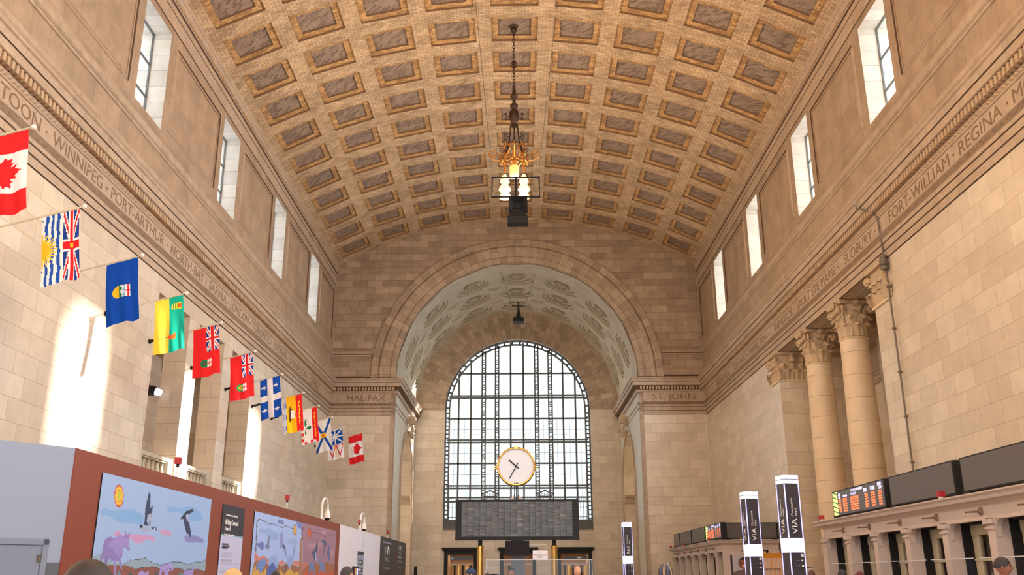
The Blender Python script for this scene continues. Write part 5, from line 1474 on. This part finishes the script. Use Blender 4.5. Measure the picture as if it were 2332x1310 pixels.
b = MB(); b.tube([(.36, KY - .4, 2.42), (.79, KY - .4, 2.42), (.79, KY - .41, 2.28)], .005, 6, 'edgeg'); b.tube([(.46, KY - .4, 2.42), (.46, KY - .41, 2.28)], .004, 6, 'edgeg'); b.build('rod', sg_)
for w_, z, wd in (('TRAVELLERS AID', 2.155, .34), ('SOCIETY', 2.105, .17)): text('lettering', w_, (.622, KY - .423, z), (1, 0, 0), (0, 0, 1), .027, 'inkd', width=wd, parent=sg_, center=True)
text('lettering', 'i', (.622, KY - .423, 2.215), (1, 0, 0), (0, 0, 1), .035, 'inkd', parent=sg_, center=True)
t = thing('information_desk', (.58, KY - .3, 0), 'information desk with a tall clear acrylic screen under the departure board', 'desk')
b = MB(); b.box(-.80, 1.95, KY - .85, KY - .2, 0, 1.02, 'pale'); b.box(-.86, 2.0, KY - .9, KY - .15, 1.02, 1.07, 'dark'); b.build('counter', t)
b = MB()
b.box(-.75, 1.93, KY - .60, KY - .592, 1.07, 2.05, 'plexi'); b.box(-.76, -.752, KY - .60, KY + .35, 1.07, 2.05, 'plexi'); b.box(1.93, 1.938, KY - .60, KY + .35, 1.07, 2.05, 'plexi'); b.build('acrylic_screen', t)
b = MB(); b.box(-.76, 1.94, KY - .604, KY - .59, 2.045, 2.057, 'edgeg'); b.box(-.765, -.75, KY - .6, KY + .35, 2.045, 2.057, 'edgeg'); b.box(1.925, 1.94, KY - .6, KY + .35, 2.045, 2.057, 'edgeg')
for x in (-.757, 1.933): b.box(x - .005, x + .005, KY - .604, KY - .59, 1.07, 2.05, 'edgeg'); b.box(x - .005, x + .005, KY + .34, KY + .35, 1.07, 2.05, 'edgeg')
b.build('screen_edges', t)
b = MB(); b.box(-.56, -.5, KY - .5, KY - .3, 1.07, 1.16, 'dark'); b.lathe([(0, 0), (.12, 0), (.12, .01), (0, .01)], (-.55, KY - .4, 1.6), 12, 'dark', axis=(0, 1, 0)); b.box(-.66, -.44, KY - .42, KY - .39, 1.3, 1.7, 'tv'); b.box(-.56, -.54, KY - .41, KY - .39, 1.07, 1.3, 'dark'); b.build('monitor', t)

# framed advert leaning screen in front of the white boards
b = MB(); b.box(-5.75, -5.68, 33.4, 34.4, .9, 2.0, 'dark')
for k in range(6): b.box(-5.68, -5.675, 33.47 + k * .145, 33.47 + (k + 1) * .145, .98, 1.94, ('hoard', 'inky', 'greyb', 'bldg', 'edge', 'slate')[k])
b.box(-5.76, -5.66, 33.85, 33.95, 0, .9, 'dark')
b.build('advert_stand', label='dark framed colourful advert stand in front of the white boards', cat='sign', loc=(-5.7, 33.9, 0))

# ================================================================ chandelier, loudspeakers and wires
cx, cy = -.04, 37.9
def zmap(b, rs=1):
    """stretch the hanging parts to the heights they have on the fixture"""
    f = lambda z: z + .5 if z < 22.4 else 23.4 - (23.4 - z) * .5
    b.v = [(cx + (x - cx) * rs, cy + (y - cy) * rs, f(z)) for x, y, z in b.v]
    return b
t = thing('chandelier', (cx, cy, 26.72), 'tall aged bronze chandelier with glowing lamps hanging from the vault', 'chandelier')
b = MB(); b.lathe([(0, 26.74), (.2, 26.72), (.22, 26.62), (.13, 26.5), (.16, 26.4), (.10, 26.28), (.04, 26.2), (.04, 26.1)], (cx, cy, 0), 18, 'bronze'); b.build('ceiling_rose', t, smooth=True)
b = MB(); z = 26.1; k = 0
while z > 23.35:
    d = Vector((1, 0, 0)) if k % 2 else Vector((0, 1, 0))
    pts = [Vector((cx, cy, z - .11)) + d * .05 * math.cos(a) + Vector((0, 0, .105 * math.sin(a))) for a in [2 * PI * j / 10 for j in range(10)]]
    b.tube(pts, .02, 6, 'bronze', closed=True); z -= .165; k += 1
b.lathe([(.03, 24.75), (.07, 24.7), (.09, 24.55), (.05, 24.4), (.03, 24.35)], (cx, cy, 0), 12, 'bronze')
b.tube([Vector((cx + .14 * math.cos(a), cy, 24.55 + .18 * math.sin(a))) for a in [2 * PI * j / 14 for j in range(14)]], .025, 6, 'bronze', closed=True)
b.build('chain', t)
b = MB(); b.lathe([(.03, 23.4), (.10, 23.36), (.13, 23.25), (.09, 23.15), (.12, 22.9), (.15, 22.6), (.20, 22.5), (.27, 22.38), (.17, 22.25), (.10, 22.15), (.13, 22.0), (.26, 21.95), (.28, 21.85), (.16, 21.7), (.30, 21.6), (.36, 21.45), (.36, 21.3), (.24, 21.05), (.16, 20.95), (.22, 20.9), (.2, 20.8), (.05, 20.75)], (cx, cy, 0), 22, 'bronze'); zmap(b, .66).build('stem', t, smooth=True)
b = MB()
for k in range(6):
    a = PI / 6 + k * PI / 3; d = Vector((math.cos(a), math.sin(a), 0)); c = Vector((cx, cy, 0))
    b.tube([c + d * .18 + Vector((0, 0, 20.9)), c + d * .22 + Vector((0, 0, 20.4)), c + d * .30 + Vector((0, 0, 19.8)), c + d * .42 + Vector((0, 0, 19.35))], .025, 6, 'bronze')
    for zc, r0, sgn, rr in ((20.35, .42, 1, .13), (19.75, .46, -1, .13), (19.5, .6, 1, .14), (21.35, .42, 1, .08)):
        pts = []
        for j in range(16):
            th = -PI / 2 + j / 15 * PI * 2.6 * sgn; q = rr * (1 - j / 22); pts.append(c + d * (r0 + q * math.cos(th)) + Vector((0, 0, zc + q * math.sin(th))))
        b.tube([c + d * (r0 - .15) + Vector((0, 0, zc - rr * sgn * 1.0)), *pts], .018, 5, 'bronze')
b.tube([Vector((cx + .36 * math.cos(a), cy + .36 * math.sin(a), 19.9)) for a in [2 * PI * j / 20 for j in range(20)]], .02, 6, 'bronze', closed=True)
b.tube([(cx, cy, 20.8), (cx, cy, 18.6)], .035, 8, 'bronze')
zmap(b).build('scrollwork', t)
b = MB(); c = Vector((cx, cy, 0))
for k in range(4):
    a = k * PI / 2; d = Vector((math.cos(a), math.sin(a), 0)); s_ = Vector((-d.y, d.x, 0)) * .02
    # big arm with an end spiral
    pts = [c + d * .1 + Vector((0, 0, 19.2)), c + d * .5 + Vector((0, 0, 19.1)), c + d * .85 + Vector((0, 0, 19.12)), c + d * 1.05 + Vector((0, 0, 19.25))]
    for j in range(14):
        th = -PI / 6 + j / 13 * PI * 2.6; q = .21 * (1 - j / 18); pts.append(c + d * (.95 + q * math.cos(th)) + Vector((0, 0, 19.45 + q * math.sin(th))))
    b.tube(pts, .03, 6, 'gilt')
    a2 = a + PI / 4; d2 = Vector((math.cos(a2), math.sin(a2), 0)); w2 = Vector((-d2.y, d2.x, 0))
    q = c + d2 * .48
    for m0, m1 in (((-.22, 19.55), (0, 19.85)), ((0, 19.85), (.22, 19.55)), ((.22, 19.55), (0, 19.25)), ((0, 19.25), (-.22, 19.55))):
        b.tube([q + w2 * m0[0] + Vector((0, 0, m0[1])), q + w2 * m1[0] + Vector((0, 0, m1[1]))], .04, 6, 'gilt')
    for m0, m1 in (((-.4, 19.4), (-.36, 18.95)), ((.4, 19.4), (.36, 18.95)), ((-.36, 18.95), (0, 19.2)), ((.36, 18.95), (0, 19.2))):
        b.tube([q + w2 * m0[0] + Vector((0, 0, m0[1])), q + w2 * m1[0] + Vector((0, 0, m1[1]))], .035, 6, 'gilt')
    b.tube([c + d2 * .6 + Vector((0, 0, 19.2)), c + d2 * .62 + Vector((0, 0, 18.75))], .05, 8, 'gilt')
b.lathe([(.1, 19.45), (.16, 19.35), (.12, 19.2), (.2, 19.05), (.12, 18.95), (.05, 18.9)], c, 14, 'gilt')
zmap(b).build('gilded_frame', t, label='gilded frame lit by the lamps')
b = MB(); b.lathe([(0, 19.36), (.18, 19.34), (.21, 19.3), (.21, 18.85), (.18, 18.8), (0, 18.78)], c, 20, 'lampg'); b.build('glass_cylinder', t, smooth=True)
for k in range(4):
    a2 = PI / 4 + k * PI / 2; p = c + Vector((math.cos(a2), math.sin(a2), 0)) * .60
    b = MB(); b.lathe([(.06, 18.72), (.08, 18.68), (.15, 18.58), (.19, 18.46), (.21, 18.36), (.13, 18.3), (.16, 18.22), (.23, 18.1), (.27, 17.98), (.23, 17.94), (.1, 17.93), (0, 17.92)], p, 20, 'bulb'); b.build('lamp_glass', t, smooth=True)

t = thing('speaker_rig', (.1, 36.4, 18.3), 'dark rectangular steel frame hanging on wires in front of the chandelier lamps', 'frame')
b = MB(); x0, x1, z0, z1, y = -1.02, 1.06, 17.12, 18.08, 36.3
for q in ((x0, x0 + .06, z0, z1), (x1 - .06, x1, z0, z1), (x0, x1, z0, z0 + .06), (x0, x1, z1 - .06, z1), (-.02, .08, z0, z1)): b.box(q[0], q[1], y - .04, y + .04, q[2], q[3], 'dark')
b.build('frame', t)
for (xa, za, xb, yb, zb) in ((x0 + .05, z1, -1.75, 35.2, 26.32), (x1 - .05, z1, 1.95, 34.9, 26.3)):
    b = MB(); b.tube([(xa, y, za), (xb, yb, zb)], .012, 5, 'wire'); b.build('wire', t)
t = thing('loudspeaker', (.1, 36.3, 17.2), 'pair of dark horn loudspeakers hanging below the steel frame in the middle of the vault', 'loudspeaker')
b = MB(); X0, X1 = -.28, .52; Z1, Z0 = 17.10, 16.40
cen = ((X0 + X1) / 2, 36.0, (Z0 + Z1) / 2 - .05)
P4 = [(X0, 36.1, Z0), (X1, 36.1, Z0), (X1, 36.1, Z1), (X0, 36.1, Z1)]
for i in range(4): b.face([P4[i], P4[(i + 1) % 4], (cen[0], 36.45, cen[2] + .1)], 'dark')
b.box(X0, X1, 36.1, 36.35, Z0, Z1, 'dark', skip='-y'); b.build('upper_horn', t)
b = MB()
pr = [(.20, 16.42), (.24, 16.3), (.34, 16.15), (.43, 16.05)]
for (r0, za), (r1, zb) in zip(pr, pr[1:]):
    q0 = [(.1 - r0, 36.0 - r0 * .6), (.1 + r0, 36.0 - r0 * .6), (.1 + r0, 36.0 + r0 * .6), (.1 - r0, 36.0 + r0 * .6)]; q1 = [(.1 - r1, 36.0 - r1 * .6), (.1 + r1, 36.0 - r1 * .6), (.1 + r1, 36.0 + r1 * .6), (.1 - r1, 36.0 + r1 * .6)]
    for i in range(4): j = (i + 1) % 4; b.face([(*q0[i], za), (*q0[j], za), (*q1[j], zb), (*q1[i], zb)], 'dark')
b.box(.1 - .43, .1 + .43, 36.0 - .26, 36.0 + .26, 15.76, 16.05, 'dark'); b.build('lower_horn', t)
b = MB(); b.tube([(.1, 36.3, 17.05), (.03, 36.3, 17.2)], .03, 6, 'dark'); b.build('hanger', t)
t = thing('loudspeaker', (.15, 67.5, 21.5), 'small dark horn loudspeaker hanging in the arch above the great window', 'loudspeaker')
p_ = on(1181, 735, 1, 67.5); zt = on(1181, 690, 1, 67.5).z; xx = p_.x; zb = p_.z
b = MB()
pr = [(.06, zt - .35), (.10, zt - .8), (.22, zt - 1.2), (.36, zb + .28)]
for (r0, za), (r1, z_) in zip(pr, pr[1:]):
    q0 = [(xx - r0, 67.5 - r0), (xx + r0, 67.5 - r0), (xx + r0, 67.5 + r0), (xx - r0, 67.5 + r0)]; q1 = [(xx - r1, 67.5 - r1), (xx + r1, 67.5 - r1), (xx + r1, 67.5 + r1), (xx - r1, 67.5 + r1)]
    for i in range(4): j = (i + 1) % 4; b.face([(*q0[i], za), (*q0[j], za), (*q1[j], z_), (*q1[i], z_)], 'dark')
b.box(xx - .42, xx + .42, 67.1, 67.9, zb, zb + .3, 'dark'); b.build('horn', t)
b = MB(); b.tube([(xx - .5, 67.5, zt - .25), (xx + .48, 67.5, zt - .25)], .035, 6, 'dark'); b.tube([(xx, 67.5, zt - .5), (xx, 67.5, zt + .1)], .06, 6, 'dark'); b.build('bracket', t)
b = MB(); b.tube([(xx + .45, 67.5, zt - .25), (2.0, YE - .05, 24.3)], .015, 5, 'wire'); b.tube([(xx - .45, 67.5, zt - .25), (-1.6, YE - .05, 23.9)], .015, 5, 'wire'); b.build('wire', t)

# ================================================================ people
def skin_mesh(nodes, edges):
    me = bpy.data.meshes.new('tmp'); me.from_pydata([n[0] for n in nodes], edges, [])
    o = bpy.data.objects.new('tmp', me); COL.objects.link(o)
    md = o.modifiers.new('s', 'SKIN'); 
    if not me.skin_vertices: return None
    for v, n in zip(me.skin_vertices[0].data, nodes): v.radius = (n[1], n[2] if len(n) > 2 else n[1])
    me.skin_vertices[0].data[0].use_root = True
    md.use_smooth_shade = True
    sb_ = o.modifiers.new('u', 'SUBSURF'); sb_.levels = 1; sb_.render_levels = 1
    dg = bpy.context.evaluated_depsgraph_get(); dg.update()
    r = bpy.data.meshes.new_from_object(o.evaluated_get(dg))
    bpy.data.objects.remove(o); bpy.data.meshes.remove(me)
    return r
def person(x, y, h, face, hair, coat, trousers, skin, lab, hairstyle='short', hat=None, hood=None):
    k = h / 1.75
    N = [((0, 0, .95), .15, .11), ((0, 0, 1.12), .135, .10), ((0, 0, 1.32), .16, .115), ((0, 0, 1.43), .13, .09), ((0, .01, 1.50), .055, .055), ((0, .0, 1.56), .055, .06)]
    E_ = [(0, 1), (1, 2), (2, 3), (3, 4), (4, 5)]
    for s in (-1, 1):
        i = len(N)
        N += [((s * .17, 0, 1.42), .065), ((s * .22, -.01, 1.16), .048), ((s * .23, -.07, .93), .036), ((s * .23, -.10, .86), .03)]
        E_ += [(3, i), (i, i + 1), (i + 1, i + 2), (i + 2, i + 3)]
        for f in range(4):
            j = len(N); bx_ = s * .23 + (f - 1.5) * .0; by_ = -.10 + (f - 1.5) * .021
            N += [((bx_, by_, .81), .0105), ((bx_ - s * .004, by_ - .004, .775 - .006 * (f in (1, 2))), .009), ((bx_ - s * .014, by_ - .004, .752 - .01 * (f in (1, 2))), .008)]
            E_ += [(i + 3, j), (j, j + 1), (j + 1, j + 2)]
        j = len(N); N += [((s * .225 - s * .01, -.145, .83), .011), ((s * .215 - s * .015, -.16, .80), .009)]; E_ += [(i + 3, j), (j, j + 1)]
        i = len(N)
        N += [((s * .09, 0, .86), .095), ((s * .095, -.01, .5), .065), ((s * .1, .01, .12), .045), ((s * .1, .02, .05), .045), ((s * .105, -.14, .04), .035)]
        E_ += [(0, i), (i, i + 1), (i + 1, i + 2), (i + 2, i + 3), (i + 3, i + 4)]
    me = skin_mesh(N, E_)
    # head with a modelled face, joined to the neck in the same mesh
    bm = bmesh.new()
    if me: bm.from_mesh(me)
    nb = len(bm.faces)
    r = bmesh.ops.create_uvsphere(bm, u_segments=28, v_segments=20, radius=1)
    hc = Vector((0, -.015, 1.64))
    for v in r['verts']:
        c = v.co.copy(); c.x *= .076; c.z *= .118; c.y *= .098
        if c.z < -.03: c.x *= 1 - (abs(c.z) - .03) * 3.2; c.y = c.y * (1 - (abs(c.z) - .03) * 1.6) - (abs(c.z) - .03) * .12
        if c.y < -.05:
            n_ = math.exp(-((c.x / .014) ** 2 + ((c.z + .018) / .022) ** 2)); c.y -= .022 * n_
            for s in (-1, 1): c.y += .010 * math.exp(-(((c.x - s * .032) / .016) ** 2 + ((c.z - .012) / .012) ** 2))
            c.y -= .005 * math.exp(-((c.x / .024) ** 2 + ((c.z + .058) / .008) ** 2)); c.y -= .006 * math.exp(-((c.x / .02) ** 2 + ((c.z + .09) / .014) ** 2))
        v.co = c + hc
    for s in (-1, 1):
        r2 = bmesh.ops.create_uvsphere(bm, u_segments=8, v_segments=6, radius=1)
        for v in r2['verts']: v.co = Vector((v.co.x * .009, v.co.y * .018, v.co.z * .03)) + hc + Vector((s * .077, .01, -.005))
    mats_ = [flat('skin_tone', skin, .55), flat('coat', coat, .8), flat('trousers', trousers, .8), flat('eyes', (30, 24, 24), .3), flat('lips', tuple(max(0, c * .72) for c in skin), .5), flat('shoes', (40, 36, 36), .6)]
    for f in bm.faces:
        c = f.calc_center_median(); f.smooth = True
        m = 0
        if c.z < 1.50 and not (abs(c.x) > .15 and c.z < .875): m = 1
        if c.z < .90 and abs(c.x) < .19: m = 2
        if c.z < .1: m = 5
        if c.z > 1.5 and c.y < -.09:
            for s in (-1, 1):
                if math.hypot(c.x - s * .031, (c.z - 1.652) * 1.8) < .012: m = 3
            if abs(c.z - 1.582) < .006 and abs(c.x) < .022: m = 4
        f.material_index = m
    me2 = bpy.data.meshes.new('body')
    bmesh.ops.scale(bm, vec=(k, k, k), verts=bm.verts)
    bm.to_mesh(me2); bm.free()
    for m in mats_: me2.materials.append(m)
    t = thing('person', (0, 0, 0), lab, 'person')
    o = bpy.data.objects.new('body', me2); COL.objects.link(o); o.parent = t
    hm = flat('hair', hair, .6, noise=.4, nscale=40)
    M['hair_'] = hm
    b = MB(); H_ = hc * k; H_.z = hc.z * k
    def cap(rx, ry, rz, zlow, m, front=-.045, n=26, mm=14):
        V = []
        for i in range(mm + 1):
            row = []
            for j in range(n):
                a = 2 * PI * j / n; fr = max(0, -math.sin(a)); 
                low = zlow + (1 - fr) * 0 + fr ** 1.5 * (.055 - zlow)   # hairline rises over the face
                top_ = PI / 2; lo = math.asin(max(-1, min(1, low / rz)))
                el = top_ + (lo - top_) * i / mm; wob = 1 + .015 * math.sin(j * 5 + i * 2)
                row.append((H_.x + rx * k * math.cos(el) * math.cos(a) * wob, H_.y + ry * k * math.cos(el) * math.sin(a) * wob + .008, H_.z + rz * k * math.sin(el)))
            V.append(row)
        for i in range(mm):
            for j in range(n): b.face([V[i][j], V[i][(j + 1) % n], V[i + 1][(j + 1) % n], V[i + 1][j]], m)
    if hairstyle == 'short': cap(.084, .108, .128, -.02, hm)
    elif hairstyle == 'long': cap(.095, .118, .132, -.115, hm)
    elif hairstyle == 'bald': cap(.080, .103, .060, -.04, hm) if False else cap(.0775, .1, .12, .07, mats_[0])
    b.build('hair' if hairstyle != 'bald' else 'scalp', t, smooth=True)
    if hat:
        b = MB(); M['hat_'] = flat('hat_cloth', hat[1], .85)
        if hat[0] == 'cap':
            cap(.09, .115, .135, .03, M['hat_']); b.xbox(H_ + Vector((0, -.15 * k, .052 * k)), (.065, 0, 0), (0, .06, -.012), (0, .001, .006), 'hat_')
        else: cap(.096, .118, .145, .0, M['hat_'])
        b.build('hat', t, smooth=True)
    if hood:
        b = MB()
        for i, cl in enumerate(hood): M['hood%d' % i] = flat('hood_stripe', cl, .85)
        for j in range(20):
            a0, a1 = PI * j / 20, PI * (j + 1) / 20
            for i in range(8):
                e0, e1 = -.5 + i / 8 * 2.0, -.5 + (i + 1) / 8 * 2.0
                P = lambda a, e: (H_.x + math.cos(a) * .125 * math.cos(min(e, 1.5)), H_.y + .03 + math.sin(a) * .15 * math.cos(min(e, 1.5)), H_.z + .16 * math.sin(e))
                b.face([P(a0 * 1.3 - .5, e0), P(a1 * 1.3 - .5, e0), P(a1 * 1.3 - .5, e1), P(a0 * 1.3 - .5, e1)], 'hood%d' % (j % len(hood)))
        b.build('hood', t, smooth=True)
    t.location = (x, y, 0); t.rotation_euler = (0, 0, face)
    return t
def place(px, dist_y, **kw):
    p = on(px, 1300, 1, dist_y); return person(p.x, dist_y, **kw)
PE = PI
place(200, 3.7, h=1.70, face=PI * .9, hair=(40, 27, 19), coat=(70, 60, 60), trousers=(40, 44, 60), skin=(206, 164, 140), lab='brown haired person with back to the camera at the left bottom edge', hairstyle='long')
place(530, 9.6, h=1.715, face=PI * .8, hair=(190, 150, 96), coat=(120, 110, 120), trousers=(50, 52, 66), skin=(214, 172, 146), lab='blond haired person in front of the text panel', hairstyle='long')
place(628, 14, h=1.72, face=PI, hair=(30, 26, 28), coat=(40, 40, 46), trousers=(30, 30, 36), skin=(150, 106, 84), lab='black haired person in front of the pale blue mural')
place(789, 17.5, h=1.80, face=PI * .6, hair=(60, 50, 44), coat=(180, 100, 60), trousers=(40, 42, 56), skin=(206, 160, 136), lab='person in a dark grey beanie beside the colourful advert stand', hat=('beanie', (66, 62, 66)))
place(1073, 19, h=1.79, face=-PI * .45, hair=(50, 42, 40), coat=(50, 60, 90), trousers=(40, 42, 56), skin=(204, 158, 134), lab='person in a navy cap left of the information desk', hat=('cap', (40, 56, 92)))
place(1110, 22, h=1.71, face=PI, hair=(44, 36, 36), coat=(70, 70, 80), trousers=(40, 42, 56), skin=(204, 158, 134), lab='dark haired person just left end of the acrylic screen')
place(1165, 25.6, h=1.87, face=0, hair=(34, 28, 28), coat=(60, 62, 80), trousers=(40, 42, 56), skin=(190, 140, 112), lab='dark haired person behind the information desk under the television')
place(1315, 23, h=1.86, face=PI * .9, hair=(120, 90, 70), coat=(60, 60, 70), trousers=(40, 42, 56), skin=(208, 154, 130), lab='bald headed person right of the information desk', hairstyle='bald')
place(1514, 14.5, h=1.78, face=PI, hair=(40, 34, 34), coat=(60, 66, 84), trousers=(40, 42, 56), skin=(190, 140, 112), lab='person in a striped hood in front of the far ticket booth', hood=((60, 56, 60), (70, 82, 112), (52, 46, 48), (184, 142, 108), (66, 70, 70)))
place(1848, 24, h=1.76, face=PI, hair=(96, 56, 40), coat=(90, 70, 70), trousers=(40, 42, 56), skin=(206, 160, 136), lab='red brown haired person between the totem and the near booth')
place(1917, 19, h=1.74, face=PI, hair=(26, 24, 28), coat=(40, 40, 50), trousers=(40, 42, 56), skin=(180, 130, 104), lab='black haired person in front of the near booth, left of the red capped one', hairstyle='short')
place(1958, 19.5, h=1.70, face=PI, hair=(70, 36, 34), coat=(120, 40, 44), trousers=(40, 42, 56), skin=(206, 160, 136), lab='person in a dark red cap in front of the near booth', hat=('cap', (96, 40, 44)))
pm = place(2283, 13.5, h=1.87, face=-PI * .6 + PI * .95, hair=(40, 28, 28), coat=(40, 38, 44), trousers=(40, 42, 56), skin=(150, 100, 80), lab='dark haired person in a black hooded jacket at the right bottom edge')
